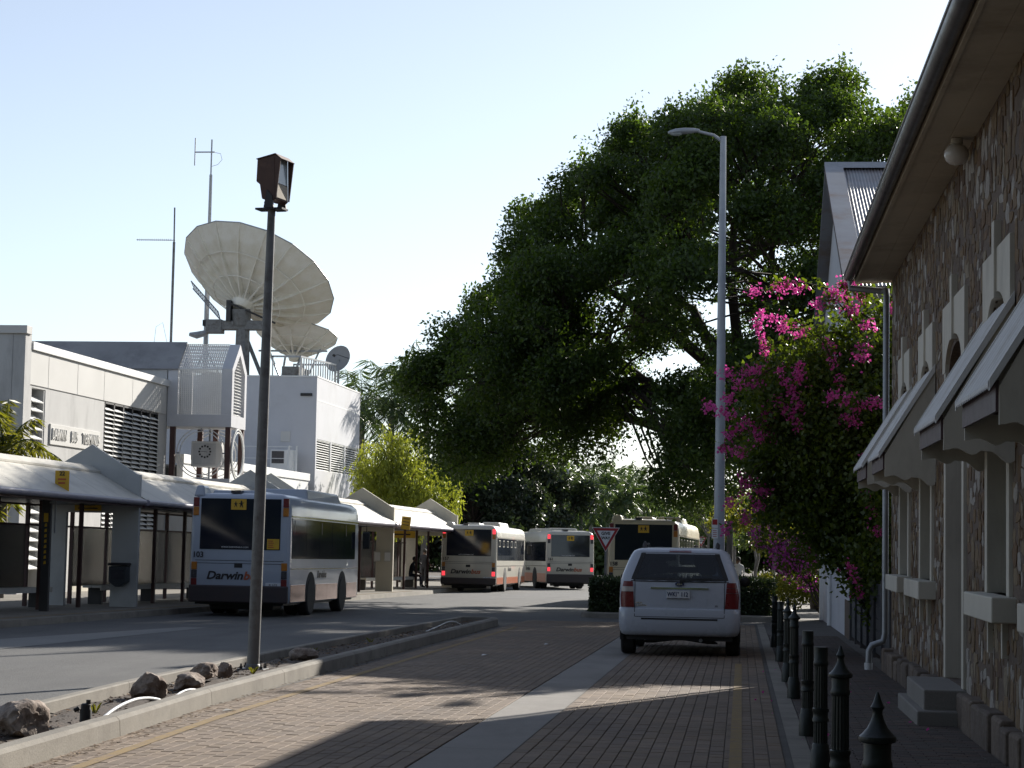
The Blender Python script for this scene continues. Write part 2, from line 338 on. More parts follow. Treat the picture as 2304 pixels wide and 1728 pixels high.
line('yellow_line', [(-.03, 10), (-.02, 31)], .10, .0055, M['yellow_line'], lane)
# footpath by the stone building, edged with a flush concrete band
path = struct(sheet('footpath', [(.42, 2), (2.3, 2), (2.3, 60), (.42, 60)], -.010, M['grit']))
for y in np.arange(6, 50, 1.5):
    b2 = MB(); b2.add([(.42, y, G(y)+.004), (.585, y, G(y)+.006), (.585, y+1.488, G(y+1.488)+.006), (.42, y+1.488, G(y+1.488)+.004)], [(0, 1, 2, 3)]); b2.build('edging_stone', M['concrete'], path)
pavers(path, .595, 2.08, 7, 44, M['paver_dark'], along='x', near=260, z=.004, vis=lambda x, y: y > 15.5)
far_path = sheet('far_footpath', [(.7, 56), (2.3, 56), (3.5, 120), (1.5, 120)], .002, M['concrete_strip']); struct(far_path)
# bus platform with its kerb
plat = struct(MB().add([(kerbx(y)+dx, y, G(y)+dz) for y in (10, 30, 50, 70, 80) for dx, dz in ((0, -.05), (-.03, .13), (-.28, .135), (-14, .15))],
    [(i*4+k, i*4+k+1, i*4+4+k+1, i*4+4+k) for i in range(4) for k in range(3)]).build('bus_platform', M['concrete']))
struct(MB().add([(x, y, G(y)+dz) for y, x0 in ((80, -12.73), (88, -12.9), (112, -12.4)) for x, dz in ((x0, -.05), (x0-.03, .13), (x0-.3, .135), (-30, .14))],
    [(i*4+k, i*4+k+1, i*4+4+k+1, i*4+4+k) for i in range(2) for k in range(3)]).build('bus_platform', M['concrete']))
line('yellow_line', [(kerbx(10)-.42, 10), (kerbx(80)-.42, 80)], .12, .142, M['yellow_line'], plat)
# median: two runs of kerb, soil between
med = tag(bpy.data.objects.new('median_island', None), 'narrow raised median of concrete kerbs and bare soil beside the brick lane', 'median'); COL.objects.link(med)
NK = [(-4.55, 5), (-5.0, 12.8), (-5.13, 16.4), (-5.31, 20.0), (-5.42, 25.2), (-5.48, 33.1), (-5.5, 42), (-5.54, 46.2)]
FK = [(-5.7, 5), (-6.15, 12.8), (-6.38, 17.4), (-6.58, 21), (-6.68, 26), (-6.72, 31), (-6.66, 38.5), (-6.55, 46)]
def interp(P, y): return float(np.interp(y, [p[1] for p in P], [p[0] for p in P]))
def kerbrun(P, y0, y1, step, side):
    y = y0
    while y < y1-.2:
        ye = min(y+step, y1); n = 4; rings = []
        for i in range(n+1):
            yy = y+.006+(ye-y-.012)*i/n; x = interp(P, yy); g = G(yy)
            s_ = side
            rings.append([(x, yy, g-.04), (x-.012*s_, yy, g+.135), (x-.045*s_, yy, g+.165), (x-.15*s_, yy, g+.168), (x-.165*s_, yy, g+.155), (x-.17*s_, yy, g-.04)])
        b = MB(); b.loft(rings); b.build('kerb_stone', M['concrete'], med, smooth=30); y = ye
kerbrun(NK, 5.6, 46.1, 3.6, 1); kerbrun(FK, 4.2, 46.0, 3.3, -1)
b = MB()     # rounded end of the median
a0, a1 = (-5.54, 46.1), (-6.55, 46.0); rings = []
for i in range(9):
    a = math.pi*i/8; cx, cy = (a0[0]+a1[0])/2, 46.05; rr = .505
    def pt(r_, z): x, y = cx+math.cos(a)*r_, cy+math.sin(a)*r_*1.3; return (x, y, G(y)+z)
    rings.append([pt(rr, -.04), pt(rr-.012, .135), pt(rr-.045, .165), pt(rr-.15, .168), pt(rr-.165, .155), pt(rr-.17, -.04)])
b.loft(rings); b.build('kerb_stone', M['concrete'], med, smooth=30)
n = 60; b = MB(); vs_ = []
for i in range(n+1):
    y = 5+(46.5-5)*i/n; xa, xb = interp(NK, y)-.1, interp(FK, y)+.1
    for k in range(9):
        t_ = k/8; vs_.append((xa+(xb-xa)*t_, y, G(y)+.035+.05*math.sin(t_*math.pi)+random.uniform(-.025, .035)))
b.add(vs_, [(i*9+k, i*9+k+1, i*9+9+k+1, i*9+9+k) for i in range(n) for k in range(8)]); b.build('soil', M['earth'], med, smooth=80)
# leaf litter and pebbles on the soil
b = MB(); lb = MB()
for i in range(2400):
    y = 12+34*random.random()**1.3; t_ = random.random(); x = interp(NK, y)-.2+(interp(FK, y)-interp(NK, y)+.4)*t_; s_ = random.uniform(.012, .035)
    z = G(y)+.06+.04*math.sin(t_*3.14); a = random.random()*6.28; dx, dy = math.cos(a)*s_, math.sin(a)*s_
    (lb if i % 3 else b).add([(x-dx, y-dy, z), (x+dy*.5, y-dx*.5, z+s_*.5), (x+dx, y+dy, z+s_*.3), (x-dy*.5, y+dx*.5, z+.004)], [(0, 1, 2, 3)])
M['litter'] = mat('litter', (1, 1, 1), (.8, .8, .8), 5, .9, pieces=[(.2, .11, .05), (.14, .08, .04), (.28, .2, .11), (.1, .07, .05)])
tag(lb.build('leaf_litter', M['litter']), 'dry brown leaf litter scattered over the soil of the median', 'leaf litter', kind='stuff')
tag(b.build('gravel', M['grit']), 'small pale stones scattered over the soil of the median', 'gravel', kind='stuff')
# a few weeds
for k, (x, y) in enumerate(((-5.75, 17.6), (-6.0, 20.2), (-5.85, 23.9), (-6.3, 29.5), (-6.1, 33.0))):
    b = MB(); t = thing('weed_tuft', ['small weed tuft by the arching white pipe', 'small weed tuft behind the flat boulder', 'small weed tuft in front of the lamp pole', 'small weed tuft in the shaded part of the median', 'farthest small weed tuft in the median'][k], 'weed', (x, y, G(y)+.07), group='weeds in the median')
    for q in range(16):
        a = random.random()*6.28; l_ = random.uniform(.05, .14); dx, dy = math.cos(a)*l_*.6, math.sin(a)*l_*.6
        b.add([(-dy*.06, dx*.06, 0), (dy*.06, -dx*.06, 0), (dx*.6+dy*.07, dy*.6-dx*.07, l_*.7), (dx, dy, l_*.85), (dx*.6-dy*.07, dy*.6+dx*.07, l_*.7)], [(0, 1, 2, 3, 4)])
    b.build('blades', M['leaf_gold'], t)
# grit and leaves gathered along the kerb foot
b = MB()
for i in range(700):
    y = 13+32*random.random()**1.5; x = interp(NK, y)+.02+abs(random.gauss(0, .09)); s_ = random.uniform(.008, .028); a = random.random()*6.28; dx, dy = math.cos(a)*s_, math.sin(a)*s_
    z = G(y)+.008
    b.add([(x-dx, y-dy, z), (x+dy*.6, y-dx*.6, z+s_*.3), (x+dx, y+dy, z+.003), (x-dy*.6, y+dx*.6, z+s_*.25)], [(0, 1, 2, 3)])
tag(b.build('leaf_litter', M['litter']), 'dry leaves and grit swept against the foot of the median kerb', 'leaf litter', kind='stuff')
# ------------------------------------------------------------------ stone building on the right
WX = 2.22; EAVE = 5.52; YC = 30.25; Y0 = 4.0
sb = thing('stone_building', 'old rubble stone building with cream window surrounds and timber eaves', 'building', (0, 0, 0))
WIN = [(27.62, .66), (24.42, .66), (17.66, .66), (14.1, .66), (10.6, .66)]; DOOR = (21.2, .80)
ops = [(c-h, c+h, 1.14, 3.76) for c, h in WIN]+[(DOOR[0]-DOOR[1], DOOR[0]+DOOR[1], .14, 3.68)]
# wall of mortar cut into strips round the openings (front face at WX)
ys = sorted([Y0, YC]+[o[0] for o in ops]+[o[1] for o in ops]); wall = MB()
for a, b_ in zip(ys, ys[1:]):
    mid = (a+b_)/2; op = [o for o in ops if o[0] < mid < o[1]]
    if not op: wall.box(WX, WX+.45, a, b_, -.6, EAVE)
    else:
        wall.box(WX, WX+.45, a, b_, -.6, op[0][2])
        # arched head
        c, hw, zt = mid, (b_-a)/2, op[0][3]; zs = zt-.34; N = 10
        arc = [(c-hw+2*hw*i/N, zs+.34*math.sqrt(max(0, 1-((i/N-.5)*2)**2))) for i in range(N+1)]
        for (p, q) in zip(arc, arc[1:]): wall.prism([p, q, (q[0], EAVE), (p[0], EAVE)], 'x', WX, WX+.45)
wall.build('wall', M['mortar'], sb)
MB().prism([(WX+.005, -.6), (WX+11.5, -.6), (WX+11.5, EAVE), (WX+5.7, 9.4), (WX+.005, EAVE)], 'y', YC-.30, YC-.005).build('gable_wall', M['mortar'], sb)
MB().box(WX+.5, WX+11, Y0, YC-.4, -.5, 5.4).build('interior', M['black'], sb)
# rubble stones, each with its own outline and depth
def blocked(y, z, m_=.1):
    for c, h in WIN:
        if abs(y-c) < h+.17+m_ and .9 < z < 3.45: return True
        if abs(y-c) < h+.29+m_ and 3.35 < z < 4.2: return True
        if abs(y-c) < h+.38+m_ and .88 < z < 1.2: return True
        if abs(y-c) < .2+m_ and 4.1 < z < 4.45: return True
    c, h = DOOR
    if abs(y-c) < h+.17+m_ and z < 3.45: return True
    if abs(y-c) < h+.29+m_ and 3.35 < z < 4.2: return True
    if abs(y-c) < .2+m_ and 4.1 < z < 4.45: return True
    return False
def stone_shape(w_, h_, d, n=8):
    pts = []; n = random.choice((5, 6, 6, 7, 8))
    ph = random.random()
    for k in range(n):
        a = 2*math.pi*(k+ph)/n; r_ = random.uniform(.66, 1.16); ca, sa = math.cos(a), math.sin(a)
        q = 1/max(abs(ca), abs(sa))*.86+.14
        pts.append((ca*q*r_*w_/2, sa*q*r_*h_/2))
    v = [(.02, p[0]*1.04, p[1]*1.04) for p in pts]+[(-d*.75, p[0], p[1]) for p in pts]+[(-d+random.uniform(-.0015, .0015), p[0]*.93, p[1]*.93) for p in pts]
    f = [(k, (k+1) % n, n+(k+1) % n, n+k) for k in range(n)]+[(n+k, n+(k+1) % n, 2*n+(k+1) % n, 2*n+k) for k in range(n)]+[tuple(2*n+k for k in range(n))]
    return v, f
stones = []
z = .06
while z < EAVE-.05:
    y = 8.5
    hrow = random.uniform(.10, .21)
    while y < YC-.1:
        w_ = random.uniform(.08, .36); h_ = hrow*random.uniform(.55, 1.5)
        zc = z+hrow/2+random.uniform(-.06, .06); yc = y+w_/2
        if random.random() < .96 and not blocked(yc, zc, min(w_, .16)/2) and yc+w_/2 < YC: stones.append((yc, zc, w_*.86, h_))
        y += w_*random.uniform(.88, 1.04)
    z += hrow*1.0
stones.sort(key=lambda s: -s[2]*s[3]/(s[0]*s[0]) if s[0] > 13.8 else 0)
rest = MB()
for i, (yc, zc, w_, h_) in enumerate(stones):
    v, f = stone_shape(w_, h_, random.uniform(.003, .011))
    if i < 290: MB().add(v, f).build('stone', M['stone'], sb, loc=(WX, yc, zc))
    else: rest.add([(p[0]+WX, p[1]+yc, p[2]+zc) for p in v], f)
rest.build('stone_field', M['stone'], sb)['kind'] = 'stuff'
# plinth of larger stones that steps out towards the path
y = 8.0
while y < YC:
    w_ = random.uniform(.35, .75); ye = min(y+w_, YC+.05)
    if not (DOOR[0]-DOOR[1]-.45 < (y+ye)/2 < DOOR[0]+DOOR[1]+.45):
        d = random.uniform(.10, .15); b = MB(); h_ = random.uniform(.24, .34)
        b.box(WX-d, WX+.05, y+.012, ye-.012, G(y)-.1, G(y)+h_); b.build('plinth_stone', M['plinth_stone'], sb, bevel=.03, seg=2)
    y = ye
# window surrounds with stepped label and keystone
def surround(c, hw, zsill, ztop, door=False):
    t_ = .16; wo = hw+t_
    if door: pass
    for s_ in (-1, 1):
        ya, yb = sorted((c+s_*(hw-.006), c+s_*(hw+t_)))
        MB().box(WX-.035, WX+.10, ya, yb, zsill, 3.42).build('jamb', M['cream_paint'], sb, bevel=.006)
        # head quarter with the arch cut out of it
        N = 6; arc = [(c+s_*hw*math.cos(math.pi/2*i/N), 3.42+.34*math.sin(math.pi/2*i/N)) for i in range(N+1)]
        poly = arc+[(c+s_*.075, 3.76), (c+s_*.075, 4.14), (c+s_*(wo+.12), 4.14), (c+s_*(wo+.12), 3.42)]
        if s_ < 0: poly = poly[::-1]
        MB().prism(poly, 'x', WX-.04, WX+.08).build('head_stone', M['cream_paint'], sb, bevel=.005)
        rv = MB().prism([(c+s_*(hw+.004), zsill), (c+s_*(hw+.004), 3.6), (c+s_*(hw-.010), 3.6), (c+s_*(hw-.010), zsill)], 'x', WX+.098, WX+.34); rv.build('reveal', M['cream_paint'], sb)
    MB().prism([(c-.075, 3.70), (c+.075, 3.70), (c+.085, 4.38), (c-.085, 4.38)], 'x', WX-.065, WX+.05).build('keystone', M['cream_paint'], sb, bevel=.006)
    N = 12; vsx = []
    for i in range(N+1):
        a = math.pi*i/N; y, z = c-hw*math.cos(a), 3.42+.335*math.sin(a); vsx += [(WX+.02, y, z), (WX+.42, y, z)]
    MB().add(vsx, [(2*i, 2*i+1, 2*i+3, 2*i+2) for i in range(N)]).build('arch_reveal', M['cream_paint'], sb, smooth=True)
for c, hw in WIN:
    surround(c, hw, 1.14, 3.76)
    MB().box(WX-.20, WX+.15, c-hw-.36, c+hw+.36, .93, 1.14).build('sill', M['cream_paint'], sb, bevel=.012)
    w_ = MB().box(WX+.36, WX+.40, c-hw, c+hw, 1.1, 3.75).build('window', M['cream_paint'], sb)
    for s_ in (-1, 1):
        for zz in (0, 1, 2): MB().box(WX+.34, WX+.358, c+s_*hw/2-.26, c+s_*hw/2+.26, 1.28+zz*.78, 1.95+zz*.78).build('pane', M['window_dark'], w_)
    for s_ in (-.22, .22): MB().box(WX-.05, WX+.04, c+s_*2.2-.04, c+s_*2.2+.04, .62, .93).build('bracket', M['cream_paint'], sb)
c, hw = DOOR
surround(c, hw, .14, 3.68, True)
dr = MB().box(WX+.34, WX+.39, c-hw, c+hw, .12, 3.2).build('door', M['brown_door'], sb)
for s_ in (-1, 1):
    for zz in (0, 1, 2): MB().box(WX+.32, WX+.345, c+s_*hw/2-.28, c+s_*hw/2+.28, .3+zz*.95, 1.1+zz*.95).build('panel', M['brown_door'], dr, bevel=.01)
MB().box(WX+.34, WX+.38, c-hw, c+hw, 3.2, 3.75).build('fanlight', M['window_dark'], sb)
MB().box(WX-.02, WX+.03, c-hw+.005, c-hw+.10, .15, 3.3).build('door_frame', M['brown_door'], sb)
MB().box(WX-.42, WX+.3, c-hw-.22, c+hw+.22, G(c)-.05, .135).build('door_step', M['concrete_strip'], sb, bevel=.015)
MB().box(WX-.50, WX-.10, c-hw-.40, c+hw+.40, G(c)-.06, -.06).build('door_step', M['concrete_strip'], sb, bevel=.015)
# eaves: soffit boards, fascia, gutter, roof
for k in range(2):
    x1_ = WX+.02-k*.256; MB().box(x1_-.253, x1_, Y0, YC+.30, EAVE-.012+.0015*k, EAVE+.012).build('soffit_board', M['soffit'], sb, bevel=.003)
MB().box(WX-.535, WX-.495, Y0, YC+.31, EAVE-.03, EAVE+.17).build('fascia', M['soffit'], sb)
prof = [(math.cos(a)*.085, math.sin(a)*.10) for a in np.linspace(math.pi, 2*math.pi, 10)]
gx, gz = WX-.615, EAVE+.09; b = MB()
outer = [(gx+p[0], gz+p[1]) for p in prof]; inner = [(gx+p[0]*.93, gz+p[1]*.93) for p in prof][::-1]
b.prism(outer+inner, 'y', Y0, YC+.36); M['gutter_dark'] = mat('gutter_dark', (.12, .115, .11), (.085, .08, .078), 2, .38, metal=.35, dirt=(.06, .055, .05), dscale=2)
b.build('gutter', M['gutter_dark'], sb, smooth=50)
MB().tube([(gx-.088, Y0, gz+.003), (gx-.088, YC+.36, gz+.003)], .012, 6).build('gutter_bead', M['galv'], sb)
MB().prism([(gx+p[0], gz+p[1]) for p in prof], 'y', YC+.352, YC+.362).build('gutter_stop', M['gutter_dark'], sb)
def rake(x, z, dx=0): return (x, z)
MB().prism([(WX-.56, EAVE+.14), (WX+5.7, 9.62), (WX+5.7, 9.70), (WX-.60, EAVE+.20)], 'y', Y0, YC+.28).build('roof', M['roof_metal'], sb)
MB().prism([(WX+12, EAVE+.14), (WX+5.7, 9.62), (WX+5.7, 9.70), (WX+12, EAVE+.20)], 'y', Y0, YC+.28).build('roof', M['roof_metal'], sb)
MB().prism([(WX-.52, EAVE-.03), (WX-.52, EAVE+.13), (WX+5.7, 9.61), (WX+5.7, 9.42), (WX-.2, EAVE-.03)], 'y', YC+.24, YC+.275).build('bargeboard', M['soffit'], sb)
# downpipe with its two elbows
px_, py_ = WX-.085, YC+.02
b = MB(); b.tube([(gx, YC+.20, gz-.08), (gx, YC+.20, gz-.20), (px_-.06, YC+.16, gz-.245), (px_, py_+.04, gz-.25), (px_, py_, gz-.34), (px_, py_, .24), (px_-.03, py_, .12), (px_-.19, py_, .06), (px_-.235, py_, -.02), (px_-.24, py_, -.24)], .048, 12)
b.build('downpipe', M['galv'], sb, smooth=50)
MB().tube([(px_-.24, py_, -.20), (px_-.24, py_, -.32)], [.062, .058], 12).build('pipe_shoe', M['pvc'], sb, smooth=50)
for zz in (1.2, 3.0, 4.7): MB().lathe([(.053, 0), (.053, .03)], 12, (px_, py_, zz)).build('pipe_clip', M['galv'], sb)
# globe lamp under the soffit
gl = thing('globe_lamp', 'round opal globe lamp fixed under the eaves of the stone building', 'lamp', (WX-.17, 19.6, EAVE-.016))
MB().lathe([(.055, 0), (.06, -.05), (.04, -.07)], 16).build('lamp_holder', M['cream_paint'], gl, smooth=True)
MB().lathe([(.045, -.06), (.085, -.075), (.115, -.12), (.12, -.165), (.105, -.21), (.07, -.245), (.02, -.258)], 20).build('globe', M['globe'], gl, smooth=80)
# window hoods of corrugated iron with scalloped cheeks
hood_lab = ['farthest cream window hood, beside the downpipe', 'second cream window hood from the downpipe', 'cream window hood between the door and the nearest hood', 'nearest cream window hood, cut by the edge of the picture', 'cream window hood just outside the picture']
for i, (c, hw) in enumerate(WIN[:4]):
    h = thing('window_hood', hood_lab[i], 'window hood', (WX, c, 0), group='hoods over the windows of the stone building')
    W = 1.0; zt, zo, xo = 3.60, 2.62, -.60
    n = 40; prof = []
    top = []; 
    for k in range(n*2+1):
        y = -W-.012+(2*W+.024)*k/(2*n); dz = .012*math.cos(k*math.pi/2.0*.9); top.append((y, dz))
    vv = [(-.01, y, zt+.02+dz) for y, dz in top]+[(xo-.05, y, zo-.02+dz) for y, dz in top]+[(-.01, y, zt+dz-.004) for y, dz in top]+[(xo-.05, y, zo-.05+dz) for y, dz in top]
    m_ = len(top); ff = []
    for k in range(m_-1): ff += [(k, k+1, m_+k+1, m_+k), (2*m_+k, 2*m_+k+1, 3*m_+k+1, 3*m_+k), (m_+k, m_+k+1, 3*m_+k+1, 3*m_+k)]
    MB().add(vv, ff).build('roof_sheet', M['hood_metal'] if 'hood_metal' in M else M.setdefault('hood_metal', mat('hood_metal', (.62, .61, .59), (.54, .53, .515), 3, .6, dirt=(.40, .36, .31), dscale=2)), h)
    # cheek outline: sloping top edge, scalloped lower edge (two cusped waves)
    low = [(xo+.02, 2.58)]
    for (xa, xb, za, zb) in ((xo+.02, xo+.32, 2.36, 2.36), (xo+.32, -.01, 2.36, 2.28)):
        for q in range(9):
            t_ = q/8; low.append((xa+(xb-xa)*t_, za+(zb-za)*t_ - .10*math.sin(t_*math.pi*1.0)*(1-.9*t_) + .05*math.sin(t_*math.pi*2-.6)))
    poly = low+[(-.01, 3.58)]
    for s_ in (-1, 1):
        y_ = s_*W
        q = MB().prism(poly, 'y', y_-.016, y_+.016).build('cheek', M['cream_paint'], h)
        MB().prism([(xo-.045, zo-.07), (xo-.045, zo+.005), (-.012, zt+.045), (-.012, zt-.05)], 'y', y_-.022+.010*s_, y_+.022+.010*s_).build('edge_strip', M['white_paint'], h)
    MB().prism([(xo, zo), (xo+.02, zo), (xo+.02, zo-.20), (xo, zo-.20)], 'y', -W+.016, W-.016).build('valance', M['brown_valance'] if 'brown_valance' in M else M.setdefault('brown_valance', mat('brown_valance', (.075, .042, .05), (.06, .035, .04), 4, .5)), h)
    for s_ in (-1, 1): MB().bar((-.02, s_*(W-.04), 2.5), (xo+.04, s_*(W-.04), zo-.06), .03, .03).build('strut', M['brown_valance'], h)
# ------------------------------------------------------------------ vehicles
M['van_white'] = mat('van_white', (.43, .465, .535), (.40, .435, .50), .8, .28, coat=.5, rvar=.05)
M['bus_white'] = mat('bus_white', (.38, .425, .50), (.345, .385, .455), .7, .35, coat=.3, dirt=(.36, .38, .41), dscale=.5)
M['bus_cream'] = mat('bus_cream', (.55, .52, .44), (.50, .47, .40), .7, .38, coat=.2, dirt=(.43, .40, .34), dscale=.5)
M['bus_cream2'] = mat('bus_cream2', (.60, .53, .38), (.55, .48, .34), .7, .38, coat=.2)
M['orange'] = mat('orange', (.50, .13, .045), (.44, .115, .04), 1, .35, coat=.3)
M['copper'] = mat('copper', (.36, .20, .16), (.30, .17, .14), 1, .12, metal=.75)
M['bus_glass'] = mat('bus_glass', (.010, .014, .024), (.016, .02, .032), 1.2, .06, spec=.55, rvar=.02)
M['red_off'] = mat('red_off', (.16, .012, .014), (.12, .01, .012), 9, .3)
M['red_on'] = mat('red_on', (.9, .05, .07), (.7, .03, .05), 9, .3, emit=.8)
M['amber'] = mat('amber', (.45, .17, .02), (.36, .13, .02), 9, .3)
M['smoke'] = mat('smoke', (.05, .05, .06), (.04, .04, .05), 6, .25)
M['lampclear'] = mat('lampclear', (.5, .45, .42), (.4, .36, .34), 9, .2)
M['chrome'] = mat('chrome', (.75, .75, .76), (.7, .7, .71), 2, .12, metal=1, rvar=.04)
M['plate'] = mat('plate', (.6, .62, .64), (.55, .57, .6), 5, .5)
M['plate_blue'] = mat('plate_blue', (.02, .03, .10), (.02, .03, .09), 5, .5)
M['kia_blue'] = mat('kia_blue', (.02, .03, .12), (.02, .03, .1), 5, .3)
M['text_black'] = mat('text_black', (.02, .018, .02), (.025, .022, .024), 5, .5)
M['text_orange'] = mat('text_orange', (.42, .09, .03), (.36, .08, .03), 5, .5)
M['seat_grey'] = mat('seat_grey', (.06, .062, .068), (.05, .05, .056), 6, .9)
M['police_blue'] = mat('police_blue', (.02, .07, .35), (.02, .06, .3), 3, .35)
def ring(z, w_, yr, yf, rr=.2, rf=.35, fr=(-1, -.5, 0, .5, 1), sd=(0, .25, .5, .75, 1), nc=5, dip=0):
    rr = min(rr, w_*.95); rf = min(rf, w_*.95); P = []; tags = []
    for f in fr: P.append((f*(w_-rr), yr+dip*(abs(f)**2), z)); tags.append(('R', f))
    for i in range(1, nc): a = -math.pi/2+math.pi/2*i/nc; P.append((w_-rr+rr*math.cos(a), yr+dip+(rr)*(1+math.sin(a)), z)); tags.append(('c', 0))
    ya, yb = yr+dip+rr, yf-rf
    for f in sd: P.append((w_, ya+(yb-ya)*f, z)); tags.append(('E', f))
    for i in range(1, nc): a = math.pi/2*i/nc; P.append((w_-rf+rf*math.cos(a), yf-rf+rf*math.sin(a), z)); tags.append(('c', 0))
    for f in reversed(fr): P.append((f*(w_-rf), yf, z)); tags.append(('F', f))
    for i in range(1, nc): a = math.pi/2+math.pi/2*i/nc; P.append((-(w_-rf)+rf*math.cos(a), yf-rf+rf*math.sin(a), z)); tags.append(('c', 0))
    for f in reversed(sd): P.append((-w_, ya+(yb-ya)*f, z)); tags.append(('W', f))
    for i in range(1, nc): a = math.pi+math.pi/2*i/nc; P.append((-(w_-rr)+rr*math.cos(a), yr+dip+rr+rr*math.sin(a), z)); tags.append(('c', 0))
    return P, tags
def wheel(parent, x, y, r_, wd, side):
    """wheel standing at y, its outer face towards side"""
    w_ = bpy.data.objects.new('wheel', None); COL.objects.link(w_); w_.parent = parent; w_.location = (x, y, r_)
    h = wd/2
    MB().lathe([(r_*.62, -h), (r_*.93, -h), (r_, -h*.75), (r_, h*.75), (r_*.93, h), (r_*.62, h)], 28, ax='x').build('tyre', M['rubber'], w_, smooth=35)
    s_ = side
    b = MB().lathe([(r_*.60, s_*h*.92), (r_*.60, s_*h*.6), (r_*.25, s_*h*.55), (r_*.22, s_*h*.9), (r_*.05, s_*h*.95)], 24, ax='x')
    b.build('rim', M['rim'], w_, smooth=35)
    return w_
def arch(parent, side, y, r_, w_, zc):
    pts = [(y+r_*math.cos(a), zc+r_*math.sin(a)) for a in np.linspace(-.25, math.pi+.25, 18)]
    MB().prism(pts, 'x', side*(w_-.05), side*(w_+.006)).build('wheel_arch', M['rubber'], parent)

# ---- the parked people carrier
van = thing('parked_van', 'white people carrier parked on the brick lane, seen from behind', 'van', (-.985, 32.75, G(32.75)), (-.01, 0, 0))
LAY = [(.335, .90, .10, 4.80), (.36, .945, .05, 4.88), (.42, .975, .02, 4.92), (.55, .99, 0, 4.95), (.70, .99, .0, 4.94), (.765, .985, .012, 4.92), (.785, .98, .055, 4.9), (.92, .985, .06, 4.75),
       (1.06, .982, .065, 4.45), (1.14, .978, .072, 4.1), (1.23, .968, .085, 3.85), (1.34, .935, .135, 3.62), (1.45, .895, .185, 3.4), (1.56, .85, .235, 3.15), (1.665, .80, .285, 2.9), (1.71, .765, .30, 2.75), (1.745, .70, .36, 2.6), (1.765, .58, .48, 2.4), (1.775, .4, .7, 2.2)]
FR = (-1, -.93, -.6, -.3, 0, .3, .6, .93, 1); SD = (0, .05, .30, .33, .6, .63, .9, 1)
rings = []
for z, w_, yr, yf in LAY:
    rr = .17 if z < 1.2 else .15; p, tg = ring(z, w_, yr, yf, rr, .45 if z < 1.2 else .3, FR, SD, dip=.035); rings.append(p)
ntg = len(tg)
def vskip(i, k):
    a, b_ = tg[k], tg[(k+1) % ntg]; z0 = LAY[i][0]
    if 1.22 < z0 < 1.66:
        if a[0] == b_[0] == 'R' and -.94 < (a[1]+b_[1])/2 < .94 and abs((a[1]+b_[1])/2) < .93: return True
        if a[0] == b_[0] == 'F' and abs((a[1]+b_[1])/2) < .93: return True
        if a[0] == b_[0] and a[0] in 'EW':
            m_ = (a[1]+b_[1])/2
            if .05 < m_ < .3 or .33 < m_ < .6 or .63 < m_ < .9: return True
    return False
b = MB(); holes = b.loft(rings, skip=vskip); b.build('body', M['van_white'], van, smooth=50)
gl_ = {}
for i, k in holes:
    a = tg[k]; m_ = (a[1]+tg[(k+1) % ntg][1])/2
    key = {'R': 'rear_window', 'F': 'windscreen'}.get(a[0]) or f"side_window{a[0]}{0 if m_ < .3 else 1 if m_ < .6 else 2}"
    q = gl_.setdefault(key, MB()); q.add([rings[i][k], rings[i][(k+1) % ntg], rings[i+1][(k+1) % ntg], rings[i+1][k]], [(0, 1, 2, 3)])
for k, q in gl_.items():
    nm = 'side_window' if k.startswith('side') else k
    o = q.build(nm, M['car_glass'], van, smooth=60)
# black ceramic band round the rear glass, follows the body
def rear_y(z, x):
    zs = [l[0] for l in LAY]; w_ = np.interp(z, zs, [l[1] for l in LAY]); yr = np.interp(z, zs, [l[2] for l in LAY]); f = min(1, abs(x)/(w_-.16))
    y = yr+.035*f*f
    ex = abs(x)-(w_-.16)
    if ex > 0: y += .16-math.sqrt(max(0, .16**2-ex*ex))
    return y
def rear_panel(name, xs, zs, m, off=.006, th=.02, xfun=None, parent=van, sm=60):
    nx, nz = len(xs), len(zs); v = []
    for o_ in (-off, th):
        for z in zs:
            for x in xs:
                xx = xfun(x, z) if xfun else x; v.append((xx, rear_y(z, xx)+o_, z))
    N = nx*nz; f = []
    for j in range(nz-1):
        for i in range(nx-1):
            a = j*nx+i; f += [(a, a+1, a+nx+1, a+nx), (N+a, N+a+nx, N+a+nx+1, N+a+1)]
    for i in range(nx-1): f += [(i, N+i, N+i+1, i+1), ((nz-1)*nx+i, (nz-1)*nx+i+1, N+(nz-1)*nx+i+1, N+(nz-1)*nx+i)]
    for j in range(nz-1): f += [(j*nx, (j+1)*nx, N+(j+1)*nx, N+j*nx), (j*nx+nx-1, N+j*nx+nx-1, N+(j+1)*nx+nx-1, (j+1)*nx+nx-1)]
    return MB().add(v, f).build(name, m, parent, smooth=sm)
for s_ in (-1, 1):
    def wedge(x, z, s_=s_): t_ = np.interp(z, [1.23, 1.665], [.80, .64]); return s_*(t_-.075+x*.075)
    rear_panel('window_band', [0, .5, 1], np.linspace(1.215, 1.675, 7), M['black'], .004, xfun=wedge)
rear_panel('window_band', np.linspace(-.75, .75, 9), [1.205, 1.27], M['black'], .004)
rear_panel('brake_light', np.linspace(-.18, .18, 5), [1.695, 1.735], M['red_off'], .014)
rear_panel('spoiler', np.linspace(-.62, .62, 9), [1.69, 1.725, 1.75], M['van_white'], .012)
